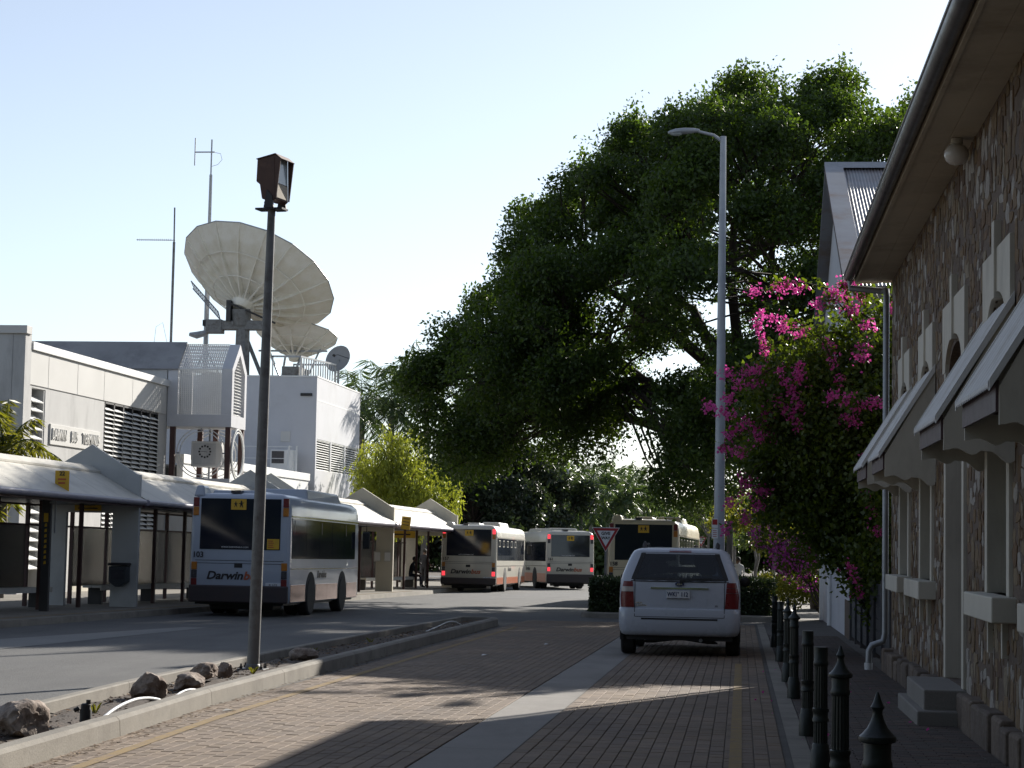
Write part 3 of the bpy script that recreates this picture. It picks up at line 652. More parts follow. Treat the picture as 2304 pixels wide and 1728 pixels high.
for s_ in (-1, 1):
    def lamp(x, z, s_=s_):
        inner = np.interp(z, [.79, 1.21], [.735, .765]); outer = np.interp(z, [.79, 1.0, 1.21], [.955, .965, .915]); return s_*(inner+(outer-inner)*x)
    t_ = rear_panel('tail_lamp', np.linspace(0, 1, 6), np.linspace(.79, 1.04, 5), M['red_off'], .010, xfun=lamp)
    rear_panel('lens', np.linspace(0, 1, 6), np.linspace(1.045, 1.12, 3), M['lampclear'] if s_ < 0 else M['red_off'], .012, xfun=lamp, parent=t_)
    rear_panel('lens', np.linspace(0, 1, 6), np.linspace(1.125, 1.21, 3), M['red_off'], .009, xfun=lamp, parent=t_)
# tailgate seams and recess round the number plate
for s_ in (-1, 1): rear_panel('seam', [s_*.722, s_*.732], np.linspace(.64, 1.2, 6), M['black'], .003)
rear_panel('bumper_step', np.linspace(-.62, .62, 9), [.595, .622], M['black'], .004)
rear_panel('seam', np.linspace(-.72, .72, 9), [.637, .645], M['black'], .003)
rear_panel('plate_recess', np.linspace(-.45, .45, 7), np.linspace(.83, 1.09, 4), M['van_white'], .003)
rear_panel('chrome_strip', np.linspace(-.47, .47, 9), [1.095, 1.108, 1.12], M['chrome'], .022)
pl = MB().box(-.187, .187, -.012, .03, .945, 1.075).build('number_plate', M['plate'], van, bevel=.006, loc=(-.02, .03, 0))
text('WKI', .10, M['plate_blue'], pl, (-.10, -.014, 1.008), FACE_S, bold=.002, sx=.8); text('112', .10, M['plate_blue'], pl, (.10, -.014, 1.008), FACE_S, bold=.002, sx=.8)
MB().prism([(-.016, 1.045), (.016, 1.045), (0, 1.018)], 'y', -.0145, -.013).build('emblem', M['plate_blue'], pl)
for z0 in (.95, 1.068): MB().box(-.18, .18, -.0135, -.012, z0-.002, z0+.002).build('border', M['plate_blue'], pl)
bd = MB(); bd.prism([(.075*math.cos(a), 1.175+.036*math.sin(a)) for a in np.linspace(0, 2*math.pi, 25)[:-1]], 'y', .048, .062)
bd.build('badge', M['kia_blue'], van, bevel=.003); text('KIA', .052, M['chrome'], van, (0, .046, 1.174), FACE_S, bold=.0015, sx=1.15, name='badge_lettering')
for (t_, x, z, s_) in (('GRAND', -.66, .865, .030), ('CARNIVAL', -.62, .825, .036), ('EX', .60, .83, .034)):
    text(t_, s_, M['chrome'], van, (x, rear_y(z, x)-.006, z), FACE_S, name='model_badge', bold=.001)
MB().bar((.05, .045, 1.235), (.52, .05, 1.275), .02, .02).build('wiper', M['black'], van); MB().lathe([(.03, .03), (.03, .06)], 10, (.03, 0, 1.215), ax='y').build('wiper_boss', M['black'], van)
for s_ in (-1, 1):
    for y in (.98, 3.95): wheel(van, s_*.865, y, .345, .235, s_)
    for y in (.98, 3.95): arch(van, s_, y, .40, .985, .34)
    b = MB().tube([(s_*.60, .55, 1.755), (s_*.61, .62, 1.825), (s_*.61, 2.3, 1.84), (s_*.60, 2.4, 1.77)], .018, 8)
    b.build('roof_rail', M['dark_metal'], van, smooth=50)
    b = MB(); b.loft([[(s_*(.60+.035*math.cos(a)), y, 1.775+h_*max(0, math.sin(a))) for a in np.linspace(0, math.pi, 7)] for y, h_ in ((.55, .0), (.6, .09), (.72, .10), (.78, .0))]); b.build('rail_foot', M['dark_metal'], van, smooth=60)
    m = MB(); m.loft([[(s_*(1.06+.10*math.cos(a)*q), y, 1.20+.085*math.sin(a)*q) for a in np.linspace(0, 2*math.pi, 13)[:-1]] for y, q in ((3.16, .8), (3.18, 1), (3.26, .95), (3.32, .5))])
    m.build('wing_mirror', M['black'], van, smooth=50)
MB().box(-.86, .86, .2, 4.6, .26, .34).build('underbody', M['black'], van)
MB().prism([(-.62, .22), (-.45, .30), (0, .335), (.45, .30), (.62, .22), (.62, .2), (.45, .2), (0, .26), (-.45, .2), (-.62, .2)], 'y', .5, .62).build('rear_axle', M['black'], van)
MB().tube([(.35, .1, .27), (.35, .5, .27)], .03, 10).build('exhaust', M['galv_dull'], van)
MB().box(-.9, .9, .5, 4.0, .45, .75).build('floor', M['black'], van)
def seat(x, y):
    s_ = bpy.data.objects.new('seat', None); COL.objects.link(s_); s_.parent = van; s_.location = (x, y, 0)
    MB().box(-.22, .22, 0, .14, .75, 1.30).build('backrest', M['seat_grey'], s_, bevel=.05, seg=3)
    MB().box(-.13, .13, .02, .12, 1.33, 1.52).build('headrest', M['seat_grey'], s_, bevel=.05, seg=3)
    for q in (-.06, .06): MB().tube([(q, .07, 1.28), (q, .07, 1.36)], .008, 6).build('post', M['dark_metal'], s_)
for x, y in ((-.4, 2.5), (.4, 2.5), (-.45, 1.6), (.45, 1.6), (-.42, .75), (.42, .75)): seat(x, y)
MB().box(-.85, .85, 3.15, 3.5, .95, 1.12).build('dashboard', M['black'], van, bevel=.03)
MB().bar((.86, 2.35, 1.15), (.76, 2.05, 1.66), .08, .05).build('pillar', M['van_white'], van)

# ---- city buses
def bus(label, loc, rz, L, style):
    t = thing('city_bus', label, 'bus', loc, (-.01, 0, rz), 'buses at the terminus')
    body, skirtm = style['body'], style['skirt']; w0 = 1.25; H = style.get('H', 3.0)
    lay = [(.34, 1.22), (.42, 1.25), (1.2, 1.25), (2.3, 1.245), (H-.36, 1.235), (H-.17, 1.185), (H-.06, 1.06), (H-.01, .8)]
    rings = []
    for z, w_ in lay:
        tilt = max(0, z-1.5)*.035; ins = {H-.06: .10, H-.01: .4}.get(z, 0); p, tg_ = ring(z, w_, tilt+ins+(.05 if z < .4 else 0), L-tilt*2-ins, .12, .25); rings.append(p)
    b = MB(); b.loft(rings); b.build('body', body, t, smooth=45)
    def yr(z): return max(0, z-1.5)*.035
    def rear_box(name, x0, x1, z0, z1, m, pr=.006, bev=0, parent=None, th=.03):
        return MB().add([(x, yr(z)+d, z) for d in (-pr, th) for x, z in ((x0, z0), (x1, z0), (x1, z1), (x0, z1))], [(0, 1, 2, 3), (7, 6, 5, 4), (0, 4, 5, 1), (1, 5, 6, 2), (2, 6, 7, 3), (3, 7, 4, 0)]).build(name, m, parent or t, bevel=bev)
    wz0, wz1 = style['win']
    rw = rear_box('rear_window', -1.0, 1.0, wz0, wz1, M['bus_glass'], .008, .004)
    # children crossing plate in the window
    sx, sz = style.get('sign', (0, wz1-.16)); sp = rear_box('school_sign', sx-.19, sx+.19, sz-.13, sz+.13, M['yellow_sign'], .014)
    for (fx, fs) in ((-.075, .75), (.065, 1.0)):
        yy = yr(sz)-.0165
        MB().lathe([(.0, -.001), (.02*fs, -.001), (.02*fs, .001)], 8, (sx+fx, yy, sz+.075*fs), ax='y').build('figure', M['sign_black'], sp)
        MB().prism([(sx+fx-.03*fs, sz-.02*fs), (sx+fx+.035*fs, sz-.02*fs), (sx+fx+.022*fs, sz+.055*fs), (sx+fx-.022*fs, sz+.055*fs)], 'y', yy, yy+.002).build('figure', M['sign_black'], sp)
        MB().prism([(sx+fx-.05*fs, sz-.095*fs), (sx+fx-.032*fs, sz-.095*fs), (sx+fx, sz-.02*fs), (sx+fx+.034*fs, sz-.095*fs), (sx+fx+.055*fs, sz-.095*fs), (sx+fx+.025*fs, sz), (sx+fx-.02*fs, sz)], 'y', yy, yy+.002).build('figure', M['sign_black'], sp)
        MB().prism([(sx+fx-.06*fs, sz+.01*fs), (sx+fx+.07*fs, sz+.03*fs), (sx+fx+.07*fs, sz+.045*fs), (sx+fx-.06*fs, sz+.03*fs)], 'y', yy, yy+.002).build('figure', M['sign_black'], sp)
    text('WWW.DARWINBUS.COM', .055, M['sign_white'], rw, (-.12, yr(wz0)-.012, wz0+.055), FACE_S, sx=1.05, name='window_lettering')
    if style.get('sticker'):
        st = rear_box('window_sticker', .68, .98, wz0+.02, wz0+.27, M['yellow_sign'], .014)
        for k in range(4): MB().box(.71, .85-.02*(k % 2), yr(wz0)-.018, yr(wz0)-.012, wz0+.06+.05*k, wz0+.08+.05*k).build('printed_line', M['text_orange'], st)
    on = M['red_on'] if style.get('brake') else M['red_off']
    for s_ in (-1, 1):
        x0, x1 = sorted((s_*1.05, s_*1.19)); ty = style.get('lamps', 'std')
        for (z0, z1, m) in ((wz1-.20, wz1+.02, on), (wz1-.42, wz1-.21, M['amber'] if ty == 'std' else M['smoke'])):
            rear_box('tail_lamp', x0, x1, z0, z1, m, .02, .008)
        lz = style.get('lz', 1.32)
        for k, m in enumerate((M['amber'], M['smoke'], on) if ty == 'std' else (M['smoke'], on)):
            rear_box('tail_lamp', x0, x1, lz-.2*(k+1), lz-.2*k-.01, m, .02, .008)
    # engine cover seams, grille, number, lettering and plate
    zt = wz0-.18
    for z in (wz0-.27, wz0-.34): rear_box('seam', -1.1, 1.1, z-.006, z+.006, M['smoke'], .003)
    rear_box('vent', -.12, .08, style['lettz']+.20, style['lettz']+.31, M['black'], .008)
    text('Darwin', .27, M['text_black'], t, (.16 if style.get('mid') else .10, -.01, style['lettz']), FACE_S, shear=.25, bold=.008, align='RIGHT', sx=1.12)
    text('bus', .27, M['text_orange'], t, (.17 if style.get('mid') else .11, -.01, style['lettz']), FACE_S, shear=.25, bold=.008, align='LEFT', sx=1.12)
    text(style['no'], .19, M['text_black'], t, (-1.03, -.008, wz0-.14), FACE_S, bold=.004, name='fleet_number')
    npz = style.get('npz', .76); npx = style.get('npx', .86)
    np_ = rear_box('number_plate', npx-.19, npx+.19, npz-.065, npz+.065, style.get('npm', M['plate']), .016)
    text('B ' + style['no'], .10, M['text_black'], np_, (npx, -.019, npz), FACE_S, sx=.9)
    bz = style.get('bz', .8)
    bm_ = rear_box('bumper', -1.235, 1.235, .335, bz-.03, M['dark_bumper'], .05, .03)
    MB().box(-1.1, 1.1, .10, L-.3, .28, .45).build('chassis', M['black'], t)
    MB().box(-.8, .8, .3, 1.3, .16, .30).build('engine_sump', M['black'], t, bevel=.05)
    ya, yb = style['axles']
    for s_ in (-1, 1):
        for y in (ya, yb):
            wheel(t, s_*1.125, y, .48, .30, s_)
            arch(t, s_, y, .60, 1.25, .50)
        if True: wheel(t, s_*.78, ya, .48, .26, s_)
        # skirt panels between the arches
        for (a, c) in ((.16, ya-.62), (ya+.62, yb-.62), (yb+.62, L-.35)):
            n_ = max(1, int((c-a)/1.2))
            for k in range(n_):
                q0, q1 = a+(c-a)*k/n_+.006, a+(c-a)*(k+1)/n_-.006
                x0, x1 = sorted((s_*1.2, s_*1.256)); MB().box(x0, x1, q0, q1, .36, bz).build('skirt_panel', skirtm, t, bevel=.004)
        x0, x1 = sorted((s_*1.24, s_*1.258)); MB().box(x0, x1, .14, L-.3, 1.16, 1.185).build('trim_strip', M['chrome'], t)
        MB().box(x0, x1, .14, L-.3, 2.43, 2.47).build('trim_strip', M['chrome'] if style.get('chrome') else body, t)
        n_ = style.get('panes', 6); a, c = .20, L-.75
        for k in range(n_):
            q0, q1 = a+(c-a)*k/n_+.015, a+(c-a)*(k+1)/n_-.015
            wn = MB().box(x0, x1+(.001 if s_ > 0 else 0), q0, q1, 1.42, 2.40).build('side_window', M['bus_glass'], t)
            if style.get('hoppers') and k < 5:
                hx0, hx1 = sorted((s_*1.25, s_*1.268)); hq = (q0+q1)/2
                for (u0, u1, v0, v1) in ((-.28, .28, 2.02, 2.06), (-.28, .28, 2.28, 2.32), (-.30, -.26, 2.02, 2.32), (.26, .30, 2.02, 2.32)): MB().box(hx0, hx1, hq+u0, hq+u1, v0, v1).build('hopper_frame', M['bus_cream'], wn)
            elif k % 2 == 0:
                hx0, hx1 = sorted((s_*1.25, s_*1.262)); MB().box(hx0, hx1, q0+.2, q0+.27, 2.05, 2.36).build('window_latch', M['black'], wn)
        xa, xb = sorted((s_*1.245, s_*1.257)); text('Darwinbus', .26, M['text_black'] if s_ > 0 else M['text_black'], t, (s_*1.259, L*.42, 1.02), FACE_E if s_ > 0 else FACE_W, shear=.25, bold=.006, name='side_lettering')
        if style.get('door') and s_ < 0:
            MB().box(-1.262, -1.24, L-1.9, L-.8, .45, 2.45).build('door', M['bus_glass'], t)
        mx = s_*1.42
        MB().tube([(s_*1.22, L-.05, 2.35), (mx, L+.1, 2.38), (mx, L+.1, 2.2)], .015, 6).build('mirror_arm', M['black'], t)
        MB().box(mx-.11, mx+.11, L+.05, L+.13, 1.72, 2.2).build('mirror', M['black'], t, bevel=.04)
    # pods on the roof
    for (x0, x1, y0, y1, h_) in style['pods']:
        MB().add([(x0, y0, H-.12), (x1, y0, H-.12), (x1, y1, H-.12), (x0, y1, H-.12), (x0+.06, y0+.06, H+h_), (x1-.06, y0+.06, H+h_), (x1-.1, y1-.15, H+h_), (x0+.1, y1-.15, H+h_)], [(0, 3, 2, 1), (4, 5, 6, 7), (0, 1, 5, 4), (1, 2, 6, 5), (2, 3, 7, 6), (3, 0, 4, 7)]).build('roof_pod', body, t, bevel=.05)
    MB().box(-1.1, 1.1, L-.12, L+.004, 1.0, 2.7).build('windscreen', M['bus_glass'], t)
    MB().box(-.32, -.08, .25, .7, H-.02, H+.05).build('roof_hatch', M['smoke'], t)
    return t
M['dark_bumper'] = mat('dark_bumper', (.035, .03, .034), (.05, .035, .035), 3, .5)
bus('white city bus number 103 stopped at the shelters, copper coloured skirt, nearest of the buses', (-12.13, 47.8, G(47.8)), 0, 9.0,
    dict(body=M['bus_white'], skirt=M['copper'], win=(1.62, 2.86), no='103', lettz=.98, axles=(2.45, 6.5), sticker=True, chrome=True, panes=5, pods=[(-1.22, -.92, .08, .9, .16), (-.2, 1.1, 2.6, 7.0, .18), (-.9, .4, .5, 2.4, .06)], sign=(-.06, 2.72), bz=.78, H=3.02))
bus('cream city bus with red brake lights and an orange skirt, halted beyond the shelters', (-12.0, 88.3, G(88.3)), R(-.6), 11.0,
    dict(body=M['bus_cream'], skirt=M['orange'], win=(1.60, 2.78), no='157', lettz=.90, axles=(3.0, 8.5), brake=True, hoppers=True, panes=7, pods=[(-1.1, -.7, .1, 1.0, .10), (.1, 1.0, 3.0, 6.5, .16), (-.3, .4, .8, 2.6, .08)], bz=.66, npz=.62))
bus('white city bus with red brake lights swinging left in the far middle of the road', (-8.62, 102.0, G(102.0)), R(17), 11.5,
    dict(body=M['bus_white_far'] if 'bus_white_far' in M else M['bus_cream'], skirt=M['orange'], win=(1.66, 2.76), no='161', lettz=1.0, axles=(3.0, 8.8), brake=True, lamps='tri', lz=1.32, panes=6, mid=True, pods=[(-1.0, .5, .6, 3.0, .12), (-1.0, .6, 4.0, 6.5, .14)], bz=.80, npx=0, npz=.56, npm=M['yellow_sign'], door=True))
bus('cream city bus behind the white van with unlit rear lamps', (-3.38, 70.0, G(70.0)), R(-2.6), 11.0,
    dict(body=M['bus_cream2'], skirt=M['orange'], win=(1.55, 2.80), no='158', lettz=.95, axles=(3.0, 8.5), hoppers=True, panes=7, pods=[(-1.15, -.75, .1, 1.0, .12), (.2, 1.1, 3.0, 6.5, .14), (-.4, .3, .8, 2.6, .09)], bz=.75))
# ---- two cars far off
def car(label, loc, rz, body, band=None):
    t = thing('parked_car', label, 'car', loc, (-.01, 0, rz), 'cars parked beyond the buses')
    lay = [(.22, .80, .12, 4.3), (.4, .87, .02, 4.42), (.62, .88, 0, 4.4), (.86, .86, .08, 4.25), (.92, .84, .3, 3.3), (1.15, .74, .75, 2.9), (1.36, .62, 1.05, 2.5), (1.42, .5, 1.25, 2.35)]
    rings = [ring(z, w_, a, c, .2, .3)[0] for z, w_, a, c in lay]
    b = MB(); b.loft(rings); b.build('body', body, t, smooth=50)
    g_ = MB(); g_.loft([ring(z, w_+.006, a-.006, c+.006, .2, .3)[0] for z, w_, a, c in ((.95, .825, .36, 3.24), (1.30, .66, .95, 2.62))], caps=(False, False)); g_.build('windows', M['bus_glass'], t, smooth=50)
    for s_ in (-1, 1):
        for y in (.8, 3.4): wheel(t, s_*.76, y, .31, .2, s_)
        MB().box(s_*.62-.14, s_*.62+.14, -.01, .06, .62, .80).build('tail_lamp', M['red_off'], t)
        if band:
            x0, x1 = sorted((s_*.84, s_*.886)); MB().box(x0, x1, .5, 4.0, .52, .70).build('side_band', band, t)
    return t
car('small white car with a blue side band beyond the give way sign', (-5.1, 112, G(112)), R(-70), M['van_white'], M['police_blue'])
car('white car parked behind the far bus shelter', (-15.8, 121, G(121)), R(15), M['van_white'])
# ------------------------------------------------------------------ bus shelters
def sx_(y): return -14.87+(y-48.5)*.0494          # outer face of the fin walls
def PZ(y): return G(y)+.15                        # top of the platform
M['bench'] = mat('bench', (.52, .5, .45), (.46, .44, .4), 2, .7)
M['screen'] = glassmat('screen', (.16, .15, .14), f0=.06, rough=.25)
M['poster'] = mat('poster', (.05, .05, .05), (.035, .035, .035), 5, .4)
FW, FE, FP = 2.57, 3.28, 4.02                     # fin width, eave and peak heights
rowang = -math.atan(.0494)
def fin(parent, y, loc0):
    """gabled end wall with a doorway through it, in the shelter's own frame"""
    ly = y-loc0
    t_ = .13; L_ = [(-FW, 0), (-FW+.68, 0), (-FW+.68, 2.32), (-.68, 2.32), (-.68, 0), (0, 0), (0, FE), (-FW/2, FP), (-FW, FE)]
    b = MB()
    def pz(p): return (p[0], p[1])
    for poly in ([(-FW, 0), (-FW+.68, 0), (-FW+.68, 2.32), (-FW, 2.32)], [(-.68, 0), (0, 0), (0, 2.32), (-.68, 2.32)], [(-FW, 2.32), (0, 2.32), (0, FE), (-.08, FE+.0), (-FW/2, FP), (-FW+.08, FE), (-FW, FE)]):
        b.prism(poly, 'y', ly-t_/2, ly+t_/2)
    o = b.build('gable_wall', M['cream_render'] if y > 70 else M['grey_fin'], parent)
    return o
M['grey_fin'] = mat('grey_fin', (.46, .47, .46), (.41, .42, .41), .9, .85, bump=.1, bscale=30, dirt=(.34, .34, .33), dscale=.7)
def shelter(label, y0, y1, fins, grp='bus shelters along the platform'):
    t = thing('bus_shelter', label, 'bus shelter', (sx_(y0), y0, PZ(y0)), (-.01, 0, rowang), grp)
    Ln = y1-y0
    for y in fins: fin(t, y, y0)
    rx, rz, ex, ez = -FW/2, 3.38, .12, 2.62
    a, c = (.0 if y0 not in fins else .07), Ln-.07
    n_ = max(1, int(round((c-a)/2.6)))
    for s_ in (1, -1):
        for k in range(n_):       # roof sheets with a lap between them
            q0, q1 = a+(c-a)*k/n_, a+(c-a)*(k+1)/n_-.012
            X = lambda x: rx+s_*(x-rx)
            MB().prism([(X(rx), rz), (X(ex), ez), (X(ex), ez+.05), (X(rx), rz+.05)], 'y', q0, q1).build('roof_sheet', M['roof_cream'], t)
    MB().prism([(rx-.24, rz-.07), (rx, rz+.075), (rx+.24, rz-.07), (rx+.24, rz-.02), (rx, rz+.12), (rx-.24, rz-.02)], 'y', a-.01, c+.01).build('ridge_cap', M['roof_cream'], t)
    for s_ in (1, -1):
        X = rx+s_*(ex+.03-rx)
        MB().tube([(X, a, ez-.03), (X, c-.02, ez-.03)], .075, 10).build('gutter', M['gutter_lilac'], t, smooth=50)
        MB().box(X-s_*.10-.03, X-s_*.10+.03, a, c, ez-.16, ez-.02).build('beam', M['rust_red'], t)
    y = a+1.3
    while y < c-.6:
        for x in (-.95, -FW+.25): MB().box(x-.045, x+.045, y-.045, y+.045, 0, 2.62).build('post', M['rust_red'], t)
        y += 2.45
    # ceiling
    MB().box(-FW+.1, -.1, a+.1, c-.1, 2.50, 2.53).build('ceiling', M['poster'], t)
    # screens behind the seats, in panes
    y = a+1.35
    while y+2.35 < c-.5:
        MB().box(-FW+.24, -FW+.26, y+.06, y+2.28, .45, 1.95).build('screen_pane', M['screen'], t); y += 2.45
    MB().box(-FW+.22, -FW+.28, a+.3, c-.3, 1.95, 2.0).build('rail', M['rust_red'], t)
    return t
shelter('nearest bus shelter at the left edge of the picture, with the yellow stop sign', 33.5, 48.5, [48.5])
shelter('bus shelter half hidden by the nearest white bus', 48.6, 62.1, [62.1])
shelter('bus shelter with a gable wall just beyond the nearest bus', 64.4, 77.2, [64.4, 77.2])
shelter('farthest bus shelter, where two people wait', 77.3, 90.3, [90.3])
def bench(label, y0, y1, x=-1.75):
    t = thing('bench', label, 'bench', (sx_(y0)+x, y0, PZ(y0)), (-.01, 0, rowang), 'platform benches')
    for k in range(2): MB().box(-.24+k*.25, -.01+k*.25, 0, y1-y0, .42, .48).build('seat_plank', M['bench'], t, bevel=.01)
    MB().box(.24, .27, 0, y1-y0, .36, .485).build('front_board', M['bench'], t)
    n_ = 3
    for k in range(n_): MB().box(-.18, .18, .25+k*(y1-y0-.62)/(n_-1), .37+k*(y1-y0-.62)/(n_-1), 0, .42).build('leg', M['dark_metal'], t)
bench('pale bench under the nearest shelter, left edge of the picture', 36.5, 46.8); bench('pale bench just past the doorway of the nearest gable wall', 50.0, 58.5)
bench('pale bench in front of the nearest white bus', 66.2, 75.8); bench('pale bench the waiting person sits on', 79.0, 88.6)
# litter bin on the nearest gable wall
lb_ = thing('litter_bin', 'dark wall-hung litter bin on the nearest gable wall', 'litter bin', (sx_(48.5)-.40, 48.42, PZ(48.5)))
MB().prism([(-.23, .62), (-.05, .50), (.05, .50), (.23, .62), (.23, 1.0), (-.23, 1.0)], 'y', -.30, 0).build('bin_body', M['bin_grey'] if 'bin_grey' in M else M.setdefault('bin_grey', mat('bin_grey', (.04, .048, .055), (.03, .036, .042), 5, .5)), lb_, bevel=.02)
MB().box(-.26, .26, -.33, .0, 1.02, 1.09).build('lid', M['black'], lb_, bevel=.03)
MB().box(-.16, .16, -.308, -.30, .70, .92).build('poster', M['smoke'], lb_)
# yellow stop sign on its post
st = thing('stop_sign', 'yellow bus stop plate numbered 22 on a dark post', 'sign', (-15.56, 43.75, PZ(43.75)))
MB().box(-.10, .10, -.06, .06, 0, 2.55).build('post', M['dark_metal'], st, bevel=.01)
MB().box(.20, .235, -.10, -.07, 1.75, 3.12).build('bracket', M['galv'], st)
MB().box(.08, .24, -.09, -.07, 2.42, 2.46).build('bracket', M['galv'], st)
pl = MB().box(.20, .53, -.135, -.115, 2.68, 3.16).build('plate', M['yellow_sign'], st, bevel=.008)
text('22', .13, M['sign_black'], pl, (.365, -.138, 3.09), FACE_S, bold=.004)
for k, (a, c) in enumerate(((.27, .46), (.28, .44))): MB().box(a, c, -.139, -.134, 2.945-k*.085, 2.985-k*.085).build('printed_line', M['text_orange'], pl)
for k in range(9): MB().prism([(-.03, 1.05+k*.12), (.03, 1.06+k*.12), (.025, 1.13+k*.12), (-.02, 1.12+k*.12)], 'y', -.064, -.06).build('letter_mark', M['yellow_sign'], st)
MB().box(-.05, .05, -.066, -.06, 2.0, 2.2).build('sticker', M['yellow_sign'], st)
sg = thing('notice_sign', 'dim yellow notice hanging over the doorway of the nearest gable wall', 'sign', (sx_(48.5)-1.29, 48.38, PZ(48.5)))
p2 = MB().box(-.34, .34, -.015, .015, 2.36, 2.66).build('plate', M['yellow_sign'], sg)
for k, (a, c) in enumerate(((-.25, .25), (-.18, .18), (-.25, .25))): MB().box(a, c, -.019, -.014, 2.57-k*.08, 2.60-k*.08).build('printed_line', M['sign_black'], p2)
sg = thing('notice_sign', 'small yellow notice on the gable wall beyond the nearest bus', 'sign', (sx_(77.1)+.04, 77.05, PZ(77)))
p2 = MB().box(0, .36, -.015, .015, 2.45, 2.95).build('plate', M['yellow_sign'], sg, rot=(0, R(6), 0))
for k in range(3): MB().box(.05, .30, -.019, -.014, 2.85-k*.12, 2.88-k*.12).build('printed_line', M['sign_black'], p2)
for k, (x, yy) in enumerate(((-.75, 77.1), (-.35, 77.1))):
    sg = thing('timetable', ['left framed timetable on the gable wall beyond the nearest bus', 'right framed timetable on the gable wall beyond the nearest bus'][k], 'timetable', (sx_(77.1)+x+.15, yy-.03, PZ(77)))
    MB().box(-.14, .14, -.01, .01, 1.15, 1.55).build('frame', M['bench'], sg); MB().box(-.11, .11, -.014, -.008, 1.19, 1.51).build('sheet', M['sign_white'], sg)
for (xx, yy, lab) in ((-.9, 70, 'yellow hanging sign under the shelter beyond the nearest bus'), (-1.2, 84, 'yellow hanging sign under the farthest shelter')):
    sg = thing('hanging_sign', lab, 'sign', (sx_(yy)+xx, yy, PZ(yy))); MB().box(-.6, .6, -.02, .02, 2.15, 2.45).build('plate', M['yellow_sign'], sg); MB().box(-.4, .4, -.024, -.018, 2.27, 2.33).build('printed_line', M['sign_black'], sg)

# ------------------------------------------------------------------ terminal building
TX = -22.0
tb = thing('terminal_building', 'pale grey bus terminal with tall louvred windows and a raised name plate', 'building')
def wallbox(name, x0, x1, y0, y1, z0, z1, m, bev=0): return MB().box(x0, x1, y0, y1, z0, z1).build(name, m, tb, bevel=bev)
# street wall built round the slot window and the louvre bank
for (y0, y1, z0, z1) in ((59.6, 60.05, -1, 7.22), (60.05, 61.3, 5.95, 7.22), (61.3, 67.25, -1, 7.22), (67.25, 73.7, 6.02, 7.22), (73.7, 74.9, -1, 7.22), (67.25, 73.7, -1, .2)):
    wallbox('street_wall', TX-.3, TX, y0, y1, z0, z1, M['grey_render'])
wallbox('recess', TX-.9, TX-.6, 59.7, 74.0, -1, 6.5, M['black'])
wallbox('slot_reveal', TX-.6, TX-.02, 61.2, 61.302, -1, 5.96, M['grey_render'])
for k, (a, c) in enumerate(((59.75, 61.42), (61.45, 64.25), (64.28, 67.05), (67.08, 70.3), (70.33, 74.6))):      # upper facing panels
    wallbox('facing_panel', TX-.01, TX+.03, a, c, 6.03, 7.10, M['grey_panel'] if 'grey_panel' in M else M.setdefault('grey_panel', mat('grey_panel', (.62, .61, .58), (.58, .57, .54), .5, .8)), .006)
wallbox('coping', TX-.32, TX+.10, 59.8, 75.0, 7.11, 7.36, M['white_paint'], .01)
wallbox('end_pier', TX-.34, TX+.06, 59.2, 59.75, -1, 7.62, M['grey_render'])
wallbox('front_wall', -46, TX-.33, 59.2, 59.5, -1, 7.55, M['grey_render'])
wallbox('coping', -46, TX+.12, 59.12, 59.62, 7.55, 7.80, M['grey_panel'], .01)
wallbox('flat_roof', -46, TX-.3, 59.5, 74.9, 6.9, 7.0, M['roof_grey'])
# name plate with raised letters
np2 = MB().box(0, .05, 0, 5.0, 0, .66).build('name_plate', M['grey_panel'], tb, bevel=.01, loc=(TX+.001, 61.75, 4.26))
for k, ch_ in enumerate('DARWIN  BUS  TERMINUS'):
    if ch_ != ' ': text(ch_, .50, M['grey_panel'], np2, (.06, .24+k*.226, .33), FACE_E, depth=.03, sx=.66, bold=.006, name='letter')
# louvres: slanting slats in framed columns
sl = MB().prism([(0, 0), (.16, -.09), (.165, -.075), (.005, .02)], 'y', 0, 1).mesh('louvre_slat', M['white_paint'])
def louvre(parent, x, y0, y1, z0, z1, pitch_, fm=M['dark_metal'], frame=True):
    f = bpy.data.objects.new('louvre', None); COL.objects.link(f); f.parent = parent; f.location = (x, y0, 0)
    z = z0+pitch_*.6
    while z < z1-.02:
        o = place(sl, 'louvre_slat', f, loc=(-.12, .04, z)); o.scale = (pitch_/.14, y1-y0-.08, pitch_/.14); z += pitch_
    if frame:
        for (a, c) in ((0, .05), (y1-y0-.05, y1-y0)): MB().box(-.14, .03, a, c, z0, z1).build('frame', fm, f)
        MB().box(-.14, .03, 0, y1-y0, z1-.05, z1+.01).build('frame', fm, f)
    return f
for k in range(6): louvre(tb, TX-.02, 67.27+k*1.07, 67.27+(k+1)*1.07, .2, 6.0, .158)
louvre(tb, TX-.2, 60.07, 61.18, .3, 5.92, .29, frame=False)
# dark doors and posts seen through the shelters
for (a, c) in ((62.4, 63.6), (64.4, 66.2)): wallbox('panel_door', TX-.01, TX+.02, a, c, -.6, 1.6, M['cream_render'], .01)

